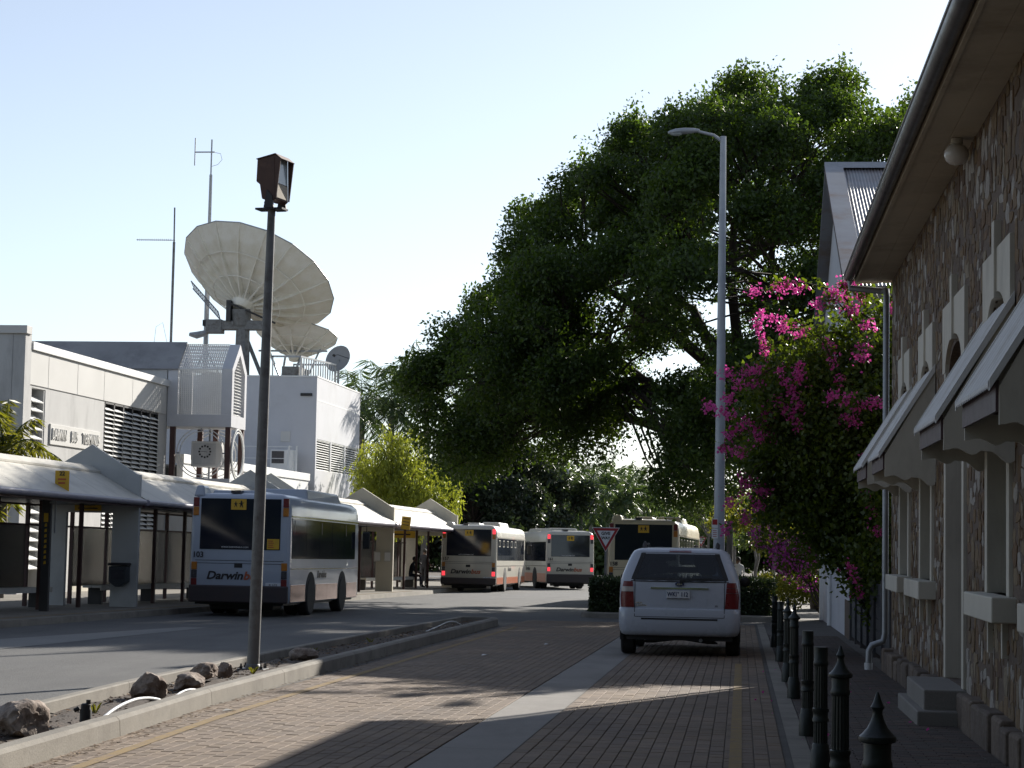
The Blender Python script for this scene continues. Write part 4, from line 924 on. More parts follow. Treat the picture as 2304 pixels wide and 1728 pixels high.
# the gabled roof that runs out over the street and ends in the lattice bay
YA, YB, YM = 74.8, 77.06, 75.93; ZE, ZR = 7.82, 8.86
MB().prism([(YA, ZE), (YM, ZR), (YB, ZE), (YB, 5.6), (YA, 5.6)], 'x', -46, TX-.02).build('roof_block', M['grey_render'], tb)
for (x0, x1) in ((-46, -30.01), (-30, TX+.42)):
    MB().prism([(YA-.06, ZE-.06), (YM, ZR+.03), (YM, ZR+.09), (YA-.10, ZE-.02)], 'x', x0, x1).build('roof_sheet', M['roof_grey'], tb)
    MB().prism([(YB+.06, ZE-.06), (YM, ZR+.03), (YM, ZR+.09), (YB+.10, ZE-.02)], 'x', x0, x1).build('roof_sheet', M['roof_grey'], tb)
ct = thing('clock_tower', 'white lattice bay over the street with a clock box between red posts', 'clock tower')
def tbx(name, *a, m=M['white_render'], bev=.01): return MB().box(*a).build(name, m, ct, bevel=bev)
tbx('upper_slab', TX+.02, -19.45, YA, YB, 5.58, 6.05); tbx('lower_slab', TX+.02, -19.45, YA, YB, 3.22, 3.60)
tbx('lower_wall', TX+.02, -19.7, YA+.3, YB-.2, -.8, 3.22, m=M['grey_render'])
def frame_ring(x0, x1, t_=.30):
    """pentagon frame standing across the bay"""
    out = [(YA, 6.05), (YB, 6.05), (YB, ZE), (YM, ZR), (YA, ZE)]; i_ = [(YA+t_, 6.05), (YB-t_, 6.05), (YB-t_, ZE-.10), (YM, ZR-.42), (YA+t_, ZE-.10)]
    b = MB()
    for k in (1, 2, 3, 4): b.prism([out[k], out[(k+1) % 5], i_[(k+1) % 5], i_[k]], 'x', x0, x1)
    return b.build('bay_frame', M['white_render'], ct)
frame_ring(-19.86, -19.45); frame_ring(TX+.02, TX+.40)
for zz in np.arange(6.12, 8.3, .12):
    hw = .50 if zz < 7.6 else max(.05, .50-(zz-7.6)*.62); MB().prism([(-19.62, zz), (-19.50, zz-.05), (-19.495, zz-.035), (-19.62, zz+.02)], 'y', YM-hw, YM+hw).build('louvre_slat', M['white_paint'], ct)
# lattice of crossed laths on the two long sides and the roof slopes
def lattice(o, u, v, nu, nv, lu, lv, wd=.042):
    b = MB(); o, u, v = Vector(o), Vector(u), Vector(v); n_ = u.cross(v).normalized()*.006
    for i in range(nu+1): p = o+u*(lu*i/nu); b.bar(p+n_, p+v*lv+n_, wd, .012)
    for j in range(nv+1): p = o+v*(lv*j/nv); b.bar(p-n_, p+u*lu-n_, wd, .012)
    return b.build('lattice', M['lattice'], ct)
lx = 2.55-.82; sl_len = math.hypot(YM-YA, ZR-ZE); sd_ = Vector((0, (YM-YA)/sl_len, (ZR-ZE)/sl_len))
for y, sg_ in ((YA+.03, 1), (YB-.03, -1)):
    lattice((TX+.40, y, 6.05), (1, 0, 0), (0, 0, 1), 22, 22, lx, ZE-6.05)
    lattice((TX+.40, y, ZE), (1, 0, 0), (0, sd_.y*sg_, sd_.z), 22, 18, lx, sl_len)
tbx('lattice_rail', TX+.40, -19.86, YA, YA+.06, ZE-.05, ZE+.02, m=M['lattice'])
for x, y in ((-21.76, YA+.12), (-21.22, YB-.15), (-19.58, YA+.12), (-19.58, YB-.12), (-20.6, YB-.12)):
    MB().box(x-.10, x+.10, y-.08, y+.08, 3.60, 5.58).build('post', M['rust_red'], ct)
ck = thing('street_clock', 'pale box clock with dots for hours and white rings, hung under the lattice bay', 'clock', (-20.57, YM, 4.57))
MB().box(-.58, .62, -.55, .55, -.50, .48).build('clock_box', M['grey_panel'], ck, bevel=.03)
MB().box(-.50, .40, -.566, -.55, -.42, .40).build('dial', M['grey_render'], ck)
for k in range(12):
    a = math.pi*2*k/12; MB().box(-.035, .035, -.575, -.565, -.035, .035).build('hour_mark', M['sign_black'], ck, loc=(-.03+.22*math.sin(a), 0, .08+.22*math.cos(a)))
MB().bar((-.03, -.572, .08), (-.19, -.572, .09), .02, .012).build('hand', M['sign_black'], ck); MB().bar((-.03, -.576, .08), (.06, -.576, .065), .025, .012).build('hand', M['sign_black'], ck)
for zz in (-.50, .48): MB().tube([(0, 0, zz), (0, 0, zz*2.05)], .04, 8).build('hanger', M['galv'], ck)
def ringtube(c, r_, ax, rad=.028):
    pts = []
    for k in range(41):
        a = 2*math.pi*k/40; pts.append((c[0]+r_*math.cos(a), c[1], c[2]+r_*math.sin(a)) if ax == 'y' else (c[0], c[1]+r_*math.cos(a), c[2]+r_*math.sin(a)))
    return MB().tube(pts, rad, 6, cap=False)
for r_ in (.96, .84): ringtube((-.05, -1.05, 0), r_, 'y', .02).build('ring', M['white_paint'], ck, smooth=60); ringtube((-.05, 1.0, 0), r_, 'y', .02).build('ring', M['white_paint'], ck, smooth=60)
for r_ in (.97, .85): ringtube((1.12, 0, 0), r_, 'x', .035).build('ring', M['white_paint'], ck, smooth=60)
for a in (0, 90, 180, 270):
    ca, sa = math.cos(R(a)), math.sin(R(a)); MB().tube([(-.05+.84*ca, -1.05, .84*sa), (-.05+.96*ca, -1.05, .96*sa)], .03, 6).build('ring_clip', M['galv'], ck)

# low wing between the terminal and the white block
lw = thing('low_wing', 'single storey white wing with lined cladding beside the tall white block', 'building')
for k in range(6):
    z0 = -.9+k*.86; MB().box(TX-.25, TX, 77.3, 100.5, z0, z0+.85).build('cladding_board', M['white_paint'], lw)
MB().box(TX-.3, TX+.06, 77.2, 100.6, 4.26, 4.62).build('parapet', M['white_paint'], lw, bevel=.01)
MB().box(-34, TX-.3, 77.2, 101.9, 4.1, 4.2).build('flat_roof', M['roof_grey'], lw)
ac = thing('air_conditioner', 'boxy white air conditioner on the low roof in front of the white block', 'air conditioner', (-23.5, 100.8, 4.2))
MB().box(-.6, .6, 0, .8, .35, 1.65).build('case', M['white_paint'], ac, bevel=.02); gr = MB().box(-.52, .12, -.02, .01, .95, 1.58).build('grille', M['smoke'], ac)
for k in range(7): MB().box(-.50, .10, -.03, -.018, .99+k*.085, 1.02+k*.085).build('slat', M['dark_metal'], gr)
for x in (-.5, .5): MB().box(x-.04, x+.04, .05, .75, 0, .35).build('leg', M['galv'], ac)
hr = thing('roof_railing', 'thin white pipe railing along the edge of the low roof', 'railing', (-24, 99.6, 4.2))
for z in (1.15, 1.75): MB().tube([(-1.6, 0, z-.3), (-1.75, 0, z-.15), (-1.6, 0, z), (1.3, 0, z)], .022, 6).build('rail', M['white_paint'], hr)
for x, r_ in ((1.15, .06), (1.55, .045)): MB().tube([(x, 0, 0), (x, 0, 1.8)], r_, 8).build('post', M['white_paint'], hr)

# tall white block
wb = thing('white_block', 'tall windowless white block with three louvred openings high on its side', 'building')
def wbx(name, *a, m=M['white_render'], bev=.012): return MB().box(*a).build(name, m, wb, bevel=bev)
zs = [(102.0, 102.28, -1, 9.70), (113.5, 113.9, -1, 9.70), (102.28, 113.5, -1, 4.9), (102.28, 113.5, 6.5, 9.70), (105.78, 106.1, 4.9, 6.5), (109.65, 109.95, 4.9, 6.5)]
for (a, c, z0, z1) in zs: MB().box(TX-.3, TX, a, c, z0, z1).build('side_wall', M['white_render'], wb)
wbx('front_wall', -34, TX-.003, 102.003, 102.3, -1, 9.695); wbx('rear_wall', -34, TX-.01, 113.6, 113.89, -1, 9.69); wbx('flat_roof', -34, TX-.3, 102.2, 113.7, 9.3, 9.5, m=M['roof_grey'])
wbx('coping', -34, TX+.02, 101.98, 102.32, 9.70, 9.78, m=M['white_paint']); wbx('coping', TX-.32, TX+.02, 102.33, 113.92, 9.70, 9.78, m=M['white_paint'])
wbx('recess', TX-.8, TX-.6, 102.3, 113.5, 4.8, 6.6, m=M['black'])
for (a, c) in ((102.28, 105.78), (106.1, 109.65), (109.95, 113.5)): louvre(wb, TX-.05, a, c, 4.9, 6.5, .125, fm=M['white_paint'])
MB().box(-22.85, -22.25, 101.9, 102.0, 8.72, 8.86).build('dark_vent', M['black'], wb); MB().box(-23.85, -23.35, 101.96, 102.0, 6.32, 6.86).build('wall_vent', M['grey_panel'], wb, bevel=.01)
MB().box(TX-.02, TX+.006, 102.3, 113.6, 8.50, 8.56).build('string_line', M['white_paint'], wb)
# cage on the roof
cg = thing('roof_cage', 'grey barred plant cage on the roof of the white block', 'cage', (-24.9, 104, 9.78))
for (x0, x1, y0, y1) in ((0, .06, 0, .06), (1.5, 1.56, 0, .06), (2.4, 2.46, 5, 5.06), (0, .06, 5, 5.06)): MB().box(x0, x1, y0, y1, -.2, 1.2).build('post', M['galv'], cg)
MB().bar((0, .03, 1.18), (1.56, .03, 1.18), .06, .1).build('top_rail', M['galv'], cg); MB().bar((1.53, 0, 1.18), (2.43, 5, 1.18), .06, .1).build('top_rail', M['galv'], cg); MB().bar((0, 5.03, 1.18), (2.46, 5.03, 1.18), .06, .1).build('top_rail', M['galv'], cg)
for k in range(15): t_ = (k+.5)/15; MB().box(-.025, .025, -.05, .05, -.2, 1.16).build('bar', M['galv'], cg, loc=(1.53+.9*t_, 5*t_, 0))
MB().box(.25, 1.2, 1.2, 3.5, -.2, .75).build('plant_unit', M['galv_dull'], cg)

# ------------------------------------------------------------------ dishes and masts
def frame_from_axis(A, c):
    A = Vector(A).normalized(); u = Vector((0, 0, 1)).cross(A).normalized(); v = A.cross(u)
    return Matrix(((u.x, v.x, A.x, c[0]), (u.y, v.y, A.y, c[1]), (u.z, v.z, A.z, c[2]), (0, 0, 0, 1)))
M['dish'] = mat('dish', (.82, .79, .70), (.76, .73, .65), .5, .6, dirt=(.60, .54, .40), dscale=.35)
def parab(t, Rr, depth, n, m, inner=.12, rings_=5, nm='panel'):
    """petal panels of a bowl, each its own piece, plus ribs on the back"""
    me = MB(); a0, a1 = -math.pi/n+.004, math.pi/n-.004; v = []
    for k in range(rings_+1):
        r_ = Rr*(inner+(1-inner)*k/rings_); z = depth*(r_/Rr)**2
        for a in (a0, a1): v += [(r_*math.cos(a), r_*math.sin(a), z), (r_*math.cos(a), r_*math.sin(a), z-.03)]
    f = []
    for k in range(rings_): b_ = k*4; f += [(b_, b_+2, b_+6, b_+4), (b_+1, b_+5, b_+7, b_+3), (b_, b_+4, b_+5, b_+1), (b_+2, b_+3, b_+7, b_+6)]
    b_ = rings_*4; f += [(0, 1, 3, 2), (b_, b_+2, b_+3, b_+1)]
    me.add(v, f); mesh = me.mesh(nm, m)
    rb = MB(); v = []
    for k in range(rings_+1):
        r_ = Rr*(inner+(1-inner)*k/rings_); z = depth*(r_/Rr)**2; d = .05+.42*(1-k/rings_)
        v += [(r_, -.035, z-.02), (r_, .035, z-.02), (r_, .035, z-.03-d), (r_, -.035, z-.03-d)]
    f = [(k*4+q, k*4+(q+1) % 4, k*4+4+(q+1) % 4, k*4+4+q) for k in range(rings_) for q in range(4)]+[(0, 1, 2, 3), (rings_*4+3, rings_*4+2, rings_*4+1, rings_*4)]
    rb.add(v, f); rib = rb.mesh('rib', m)
    for k in range(n):
        place(mesh, nm, t, rot=(0, 0, 2*math.pi*k/n)); place(rib, 'rib', t, rot=(0, 0, 2*math.pi*(k+.5)/n))
    pts = [(Rr*1.003*math.cos(2*math.pi*(k+.5)/n), Rr*1.003*math.sin(2*math.pi*(k+.5)/n), depth+.01) for k in range(n+1)]
    MB().tube(pts, .035, 6, cap=False).build('rim', M['galv'], t)
    MB().lathe([(Rr*inner*1.2, .02), (Rr*inner*1.3, -.45), (Rr*inner*.9, -.75)], 16).build('hub', m, t)
    for (rr_, dd) in ((.45, .28), (.72, .16)):
        pts = [(Rr*rr_*math.cos(2*math.pi*(k+.5)/n), Rr*rr_*math.sin(2*math.pi*(k+.5)/n), depth*rr_*rr_-.05-dd) for k in range(n+1)]
        MB().tube(pts, .03, 5, cap=False).build('hoop', m, t)
dc = Vector((-26.76, 108, 15.82)); view = (dc-Vector((0, 0, EYE))).normalized(); vr = Vector((view.y, -view.x, 0)).normalized(); vu = vr.cross(view)
ga = R(58); A = view*math.cos(ga)+(vr*.43+vu*.90).normalized()*math.sin(ga); depth = 1.75
big = thing('satellite_dish', 'huge cream ribbed satellite dish tilted to the sky, seen from behind', 'satellite dish'); big.matrix_world = frame_from_axis(A, dc-A*depth)
parab(big, 4.45, depth, 18, M['dish'])
MB().tube([(-.05, 0, depth*.4), (0, 0, 3.6)], .05, 8).build('feed_strut', M['galv'], big); MB().lathe([(.25, 3.4), (.3, 3.6), (.2, 3.9)], 12).build('feed_horn', M['galv'], big)
hubp = dc-A*(depth+.7)
mt = thing('dish_mount', 'grey steel pedestal and drive arm under the huge dish', 'dish mount', (0, 0, 0))
MB().tube([hubp, hubp+Vector((0, .1, -.9))], [.55, .5], 14).build('yoke', M['galv_dull'], mt, smooth=50)
base = hubp+Vector((0, .1, -.9))
MB().box(base.x-1.1, base.x+1.5, base.y-.35, base.y+.35, base.z-.25, base.z+.25).build('drive_arm', M['galv_dull'], mt, bevel=.03)
MB().box(base.x-1.9, base.x-1.0, base.y-.4, base.y+.3, base.z-.45, base.z+.30).build('gear_box', M['galv_dull'], mt, bevel=.03)
MB().box(base.x-2.1, base.x-1.9, base.y-.3, base.y+.2, base.z-.05, base.z+.28).build('motor', M['black'], mt)
MB().tube([(base.x-1.9, base.y, base.z-.4), (base.x-2.5, base.y, base.z-.55), (base.x-2.9, base.y, base.z-.5)], [.16, .2, .1], 8).build('actuator', M['galv'], mt)
MB().tube([(base.x-.6, base.y-.5, base.z+1.2), (base.x+2.0, base.y-.4, base.z+.1)], .06, 6).build('jack_screw', M['dark_metal'], mt); MB().box(base.x-.75, base.x-.5, base.y-.5, base.y+.3, base.z+.2, base.z+1.35).build('bracket', M['dark_metal'], mt)
for (dx, dy) in ((1.4, .4), (-.9, 1.2), (.5, -1.2)): MB().bar((base.x+.1, base.y, base.z-.2), (base.x+dx, base.y+dy, 9.5), .2, .2).build('leg', M['galv_dull'], mt)
MB().tube([(base.x+.1, base.y, base.z-.2), (base.x+.1, base.y, 9.5)], [.38, .45], 12).build('pedestal', M['galv_dull'], mt)
tr_ = MB()                                               # walkway ladder hanging under the left rim
p0, p1 = dc-A*.3-vr*3.9*.92+vu*-.2, hubp+Vector((-1.2, -.3, -.2))
for o_ in (Vector((0, 0, 0)), Vector((.12, 0, -.42))): tr_.tube([p0+o_, p1+o_], .035, 5)
for k in range(14): q = p0.lerp(p1, k/13); q2 = p0.lerp(p1, min(1, (k+1)/13)); tr_.tube([q, q2+Vector((.12, 0, -.42))], .022, 4)
tr_.build('ladder', M['galv'], mt)
c2 = Vector((-25.4, 112.0, 12.95)); A2 = (view*math.cos(R(70))+(vr*.12+vu*.99).normalized()*math.sin(R(70)))
d2 = thing('satellite_dish', 'smaller cream satellite dish lying almost flat behind the huge one', 'satellite dish'); d2.matrix_world = frame_from_axis(A2, c2-A2*.85)
parab(d2, 2.35, .85, 12, M['dish'])
m2 = thing('dish_mount', 'thin steel struts that carry the smaller flat dish', 'dish mount')
v2 = c2-A2*1.3
for (dx, dy, ex, ey) in ((-.5, 0, -.9, .4), (.4, 0, -.2, -.5), (.3, 0, .9, .5), (-1.6, .2, -.4, 0), (1.5, .2, .4, 0)): MB().bar((v2.x+dx, v2.y+dy, v2.z+.5 if abs(dx) > 1 else v2.z), (v2.x+ex, v2.y+ey, 9.5), .10, .10).build('strut', M['galv'], m2)
MB().bar((v2.x-2.0, v2.y-.3, v2.z+.25), (v2.x+2.0, v2.y-.3, v2.z+.25), .1, .1).build('cross_bar', M['galv'], m2)
c3 = Vector((-22.58, 110, 11.40)); A3 = (-view*.72-vr*.55+vu*.42).normalized()
d3 = thing('satellite_dish', 'little grey satellite dish on a short pole at the corner of the roof', 'satellite dish'); d3.matrix_world = frame_from_axis(A3, c3-A3*.15)
M['dish_grey'] = mat('dish_grey', (.33, .34, .36), (.28, .29, .31), 2, .6)
pr_ = [(0.02+.78*k/8, .16*(k/8)**2) for k in range(9)]; MB().lathe(pr_+[(.80, .15)]+[(p[0], p[1]-.02) for p in pr_[::-1]], 24).build('bowl', M['dish_grey'], d3, smooth=60)
MB().tube([(.7, 0, .12), (.25, .05, .55), (0, 0, .6)], .018, 6).build('feed_arm', M['dark_metal'], d3); MB().lathe([(.06, .5), (.08, .62)], 10).build('feed_horn', M['dark_metal'], d3)
m3 = thing('dish_mount', 'short pole that carries the little grey dish', 'dish mount'); MB().tube([(-22.55, 110.1, 9.5), (-22.55, 110.1, 11.35)], .07, 8).build('pole', M['galv'], m3)
# masts
ma = thing('antenna_mast', 'dark mast with a sideways comb aerial left of the dish', 'mast', (-25.2, 86, 8.0))
MB().tube([(0, 0, 0), (0, 0, 6.4)], .06, 8).build('pole', M['galv_dull'], ma); MB().tube([(0, 0, 6.4), (-.02, 0, 7.95)], .035, 8).build('pole', M['galv_dull'], ma)
MB().tube([(.05, 0, 6.48), (-1.72, 0, 6.50)], .018, 6).build('boom', M['galv'], ma)
for k in range(17): MB().tube([(-.15-k*.095, -.08, 6.5), (-.15-k*.095, .08, 6.5)], .009, 4).build('element', M['galv'], ma)
for k in range(17): MB().tube([(-.15-k*.095, 0, 6.45), (-.15-k*.095, 0, 6.55)], .009, 4).build('element', M['galv'], ma)
MB().tube([(0, 0, 1.2), (-.4, 0, 2.8), (-.7, 0, 2.6), (-.8, 0, 1.5)], .008, 4).build('cable', M['galv'], ma)
mb_ = thing('antenna_mast', 'tall pale mast topped by a folded aerial behind the dish', 'mast', (-31.3, 114, 9.0))
MB().tube([(0, 0, 0), (0, 0, 8.8)], .15, 8).build('pole', M['galv'], mb_); MB().tube([(0, 0, 8.8), (0, 0, 13.6)], [.11, .09], 8).build('pole', M['galv'], mb_); MB().tube([(0, 0, 13.6), (0, 0, 15.7)], .045, 8).build('pole', M['galv'], mb_)
MB().tube([(.2, 0, 14.95), (-1.0, 0, 14.95)], .04, 6).build('boom', M['galv'], mb_); MB().tube([(-1.0, 0, 14.15), (-1.0, 0, 15.8)], .035, 6).build('element', M['galv'], mb_)
MB().tube([(.1, 0, 14.95), (.55, 0, 14.85), (.65, 0, 14.5), (.4, 0, 14.2), (.05, 0, 14.1)], .014, 5).build('cable', M['galv'], mb_)
for s_ in (-1, 1): MB().bar((0, 0, 3.2), (s_*.9, .3, 1.6), .07, .07).build('stay', M['galv'], mb_)
# ------------------------------------------------------------------ white gabled building further along
wg = thing('gabled_house', 'white walled house with a steep corrugated iron roof behind the flowering vine', 'house')
GX = 2.28; ya, yb, ym = 42.2, 56.6, 49.4
MB().prism([(ya, -.9), (yb, -.9), (yb, 7.75), (ym, 10.75), (ya, 7.75)], 'x', GX, GX+.3).build('gable_wall', M['white_render'], wg)
MB().box(GX+.3, GX+13, ya, ya+.3, -.9, 7.7).build('side_wall', M['white_render'], wg)
MB().box(GX-.02, GX+.32, ya-.02, ya+2.2, -.9, .35).build('plinth', M['mortar'], wg)
rs = (10.75-6.6)/(ym-39.6)
n = 660; vv = []; ff = []
for i in range(n+1):
    x = GX-.25+12.5*i/n; dz = .014*math.cos(i*math.pi/2)
    vv += [(x, 39.6, 6.62+dz), (x, ym, 10.82+dz)]
for i in range(n): ff.append((2*i, 2*i+1, 2*i+3, 2*i+2))
MB().add(vv, ff).build('roof_sheet', M['roof_metal'], wg)
MB().prism([(39.6, 6.50), (ym, 10.70), (ym, 10.84), (39.6, 6.64)], 'x', GX-.31, GX-.24).build('bargeboard', M['rust_red'], wg)
MB().prism([(39.5, 6.66), (ym, 10.87), (ym, 10.90), (39.5, 6.69)], 'x', GX-.32, GX+.12).build('rake_flashing', M['roof_metal'], wg)
MB().prism([(ym, 10.80), (yb+1.2, 7.2), (yb+1.2, 7.3), (ym, 10.9)], 'x', GX-.3, GX+12).build('roof_sheet', M['roof_metal'], wg)
MB().prism([(ym-.35, 10.74), (ym, 10.95), (ym+.35, 10.74), (ym, 10.90)], 'x', GX-.32, GX+12).build('ridge_cap', M['galv'], wg)
MB().tube([(GX-.06, ya+9, 7), (GX-.06, ya+9, -.5)], .05, 8).build('downpipe', M['white_paint'], wg)
MB().box(GX-.10, GX+.02, yb-.35, yb-.05, -.8, 5.5).build('corner_board', M['white_paint'], wg)
# dark timber fence between the two buildings
fe = thing('timber_fence', 'low dark plank fence between the stone building and the white house', 'fence')
M['fence'] = mat('fence', (.07, .072, .078), (.045, .046, .05), 4, .8, bump=.4, bscale=20, stretch=(1, .2, 1), pieces=[(.9, .9, .9), (1.2, 1.15, 1.1)])
for y in np.arange(30.9, 42.3, 1.85):
    MB().box(2.24, 2.36, y-.06, y+.06, G(y)-.1, G(y)+1.30).build('post', M['fence'], fe)
    if y < 41:
        for k in range(6): MB().box(2.28, 2.31, y+.07, y+1.78, G(y)+.06+k*.195, G(y)+.245+k*.195).build('plank', M['fence'], fe, bevel=.004)

# ------------------------------------------------------------------ street furniture
# foreground floodlight pole
fp = thing('floodlight_pole', 'tall grey steel pole with a brown box floodlight, standing in the median', 'light pole', (-6.10, 24.9, G(24.9)+.07))
fp.scale = (.947, .947, .947); fp.rotation_euler = (0, .013, 0)
MB().lathe([(.082, 0), (.078, 2.0), (.066, 4.2), (.052, 6.20)], 20).build('pole', M['galv_dull'], fp, smooth=50)
MB().box(-.18, .18, -.16, .16, -.03, .03).build('base_plate', M['galv_dull'], fp, bevel=.005)
MB().lathe([(.11, .03), (.10, .07), (.085, .09)], 16).build('base_collar', M['galv_dull'], fp, smooth=50)
for sx in (-1, 1):
    for sy in (-1, 1): MB().lathe([(.022, .03), (.022, .06), (.012, .06), (.012, .095)], 6, (sx*.135, sy*.12, 0)).build('bolt', M['dark_metal'], fp)
MB().box(-.20, .20, -.10, .10, 6.19, 6.215).build('top_plate', M['dark_metal'], fp, rot=(0, 0, R(-12)))
for s_ in (-1, 1): MB().prism([(-.02, 6.2), (.13, 6.2), (.10, 6.36), (.02, 6.44)], 'y', s_*.19-.012, s_*.19+.012).build('bracket', M['dark_metal'], fp, rot=(0, 0, R(-14)))
MB().tube([(-.07, -.12, 6.27), (-.05, -.1, 6.36), (0, -.08, 6.32), (.02, -.06, 6.22)], .012, 6).build('cable', M['black'], fp)
fl = [(-.15, 6.86), (.115, 6.92), (.15, 6.32), (.10, 6.28), (-.06, 6.32), (-.10, 6.52), (-.155, 6.56)]
lh = MB().prism(fl, 'y', -.19, .19).build('lamp_housing', M['brown_lamp'], fp, bevel=.012, rot=(0, 0, R(-14)))
MB().prism([(.118, 6.90), (.128, 6.90), (.146, 6.54), (.136, 6.54)], 'y', -.16, .16).build('lens', M['lens'], lh)
MB().prism([(.136, 6.53), (.148, 6.53), (.158, 6.34), (.146, 6.34)], 'y', -.16, .16).build('reflector', M['soffit'], lh)
MB().prism([(-.16, 6.87), (.125, 6.935), (.22, 6.86), (.215, 6.85), (.125, 6.92), (-.16, 6.86)], 'y', -.20, .20).build('visor', M['brown_lamp'], lh)
for s_ in (-1, 1): MB().prism([(.118, 6.915), (.21, 6.855), (.165, 6.33), (.148, 6.33)], 'y', s_*.192-.006, s_*.192+.006).build('side_visor', M['brown_lamp'], lh)
# boulders and bits in the median
def rock(label, loc, size, seed, rz=0):
    rnd = np.random.default_rng(seed); bm = bmesh.new(); bmesh.ops.create_icosphere(bm, subdivisions=4, radius=1)
    pl_ = rnd.normal(size=(11, 3)); pl_ /= np.linalg.norm(pl_, axis=1)[:, None]; d_ = rnd.uniform(.72, 1.05, 11)
    from mathutils import noise as nz
    for v in bm.verts:
        n_ = np.array(v.co); dots = pl_@n_; k = [d_[i]/dots[i] for i in range(11) if dots[i] > .15]; r_ = min(min(k) if k else 1.1, 1.15)
        r_ *= 1+.10*nz.fractal(v.co*2.2+Vector((seed, 0, 0)), 1, 2, 4)+.05*nz.noise(v.co*7+Vector((0, seed, 0)))
        v.co = Vector((n_[0]*r_*size[0]*.9, n_[1]*r_*size[1]*.9, n_[2]*r_*size[2]*.9))
    me = bpy.data.meshes.new('boulder'); bm.to_mesh(me); bm.free(); me.materials.append(M['rock'])
    o = place(me, 'boulder', None, smooth=30, loc=loc, rot=(0, 0, rz)); return tag(o, label, 'boulder', 'boulders in the median')
rock('big brown boulder in the left corner of the median', (-5.62, 15.35, G(15)+.19), (.25, .28, .18), 3, .4)
rock('upright angular boulder left of the black tap stub', (-5.86, 19.6, G(19.6)+.18), (.17, .19, .16), 8, 1.0)
rock('low flat boulder between the upright one and the lamp pole', (-5.80, 20.9, G(21)+.16), (.20, .2, .105), 5, 2.0)
rock('rounded boulder next to the flat one, nearer the lamp pole', (-6.02, 22.3, G(22)+.19), (.18, .22, .12), 15, .3)
rock('small pale boulder closest to the foot of the lamp pole', (-6.0, 23.1, G(23)+.16), (.11, .11, .10), 21, .9)
rock('lone squat boulder in the shade beyond the lamp pole', (-5.98, 27.3, G(27)+.15), (.2, .18, .11), 33, .1)
tp = thing('tap_stub', 'short black irrigation tap standing in the median soil', 'tap', (-5.42, 16.35, G(16.35)+.05))
MB().lathe([(.05, 0), (.05, .16), (.042, .18), (.042, .21), (.03, .22)], 12).build('body', M['black'], tp, smooth=40); MB().tube([(-.05, -.02, .18), (-.09, -.03, .16)], .018, 8).build('spout', M['black'], tp); MB().lathe([(.02, .21), (.02, .25)], 8, (.02, 0, 0)).build('knob', M['black'], tp)
def pipe(label, pts, r_=.012):
    b = MB(); q = []
    for i in range(len(pts)-1):
        for k in range(6): t_ = k/6; q.append(Vector(pts[i]).lerp(Vector(pts[i+1]), t_))
    q.append(Vector(pts[-1])); q = [sum((q[max(0, min(len(q)-1, i+d))] for d in (-3, -2, -1, 0, 1, 2, 3)), Vector())/7 for i in range(len(q))]
    b.tube(q, r_, 8); o = b.build('irrigation_pipe', M['pvc'], None, smooth=60); return tag(o, label, 'pipe', 'irrigation pipes in the median')
pipe('white irrigation pipe arching over the soil beside the black tap', [(-5.36, 16.5, G(16)+.10), (-5.42, 17.3, G(17)+.20), (-5.50, 18.4, G(18)+.19), (-5.46, 19.0, G(19)+.08)], .015)
pipe('white irrigation pipe at the foot of the upright boulder', [(-5.50, 19.1, G(19)+.10), (-5.58, 20.0, G(20)+.17), (-5.62, 20.8, G(21)+.08)])
pipe('white irrigation pipe in front of the big corner boulder', [(-5.28, 14.2, G(14)+.10), (-5.33, 15.2, G(15)+.12), (-5.38, 16.2, G(16)+.11)])
pipe('curled pale pipe at the far end of the median', [(-6.0, 38, G(38)+.10), (-5.95, 39.6, G(39)+.16), (-5.9, 41.0, G(41)+.26), (-5.75, 41.6, G(41)+.12)])
# bollards along the edge of the footpath
def bollard_mesh(cap):
    prof = [(.074, 0), (.074, .10), (.070, .12), (.070, .20), (.062, .215), (.062, .235), (.053, .25), (.052, .40), (.060, .405), (.060, .425), (.054, .43), (.054, .47), (.060, .475), (.060, .495), (.051, .50), (.048, .80), (.056, .81), (.056, .83), (.050, .84), (.050, .93)]
    return prof
bl = [(.50, 7.45, 1, 'nearest capped bollard, cut by the bottom of the picture'), (.57, 11.6, 1, 'second capped bollard from the camera'), (.59, 14.9, 0, 'nearer of the two flat-topped bollards side by side'), (.61, 18.4, 0, 'flat-topped bollard behind the second capped one'),
      (.62, 23.4, 1, 'capped bollard midway along the row, level with the door'), (.62, 26.6, 1, 'capped bollard just behind the midway one'), (.63, 32.0, 0, 'flat-topped bollard level with the back of the van'), (.63, 37.4, 0, 'farthest flat-topped bollard, by the side of the van')]
parts_ = {}
def fluted(z0, z1, r0, r1, n=16):
    b = MB(); rings = []
    for z, r_ in ((z0, r0), (z1, r1)): rings.append([(math.cos(math.pi*k/n)*(r_ if k % 2 == 0 else r_*.90), math.sin(math.pi*k/n)*(r_ if k % 2 == 0 else r_*.90), z) for k in range(2*n)])
    b.loft(rings); return b
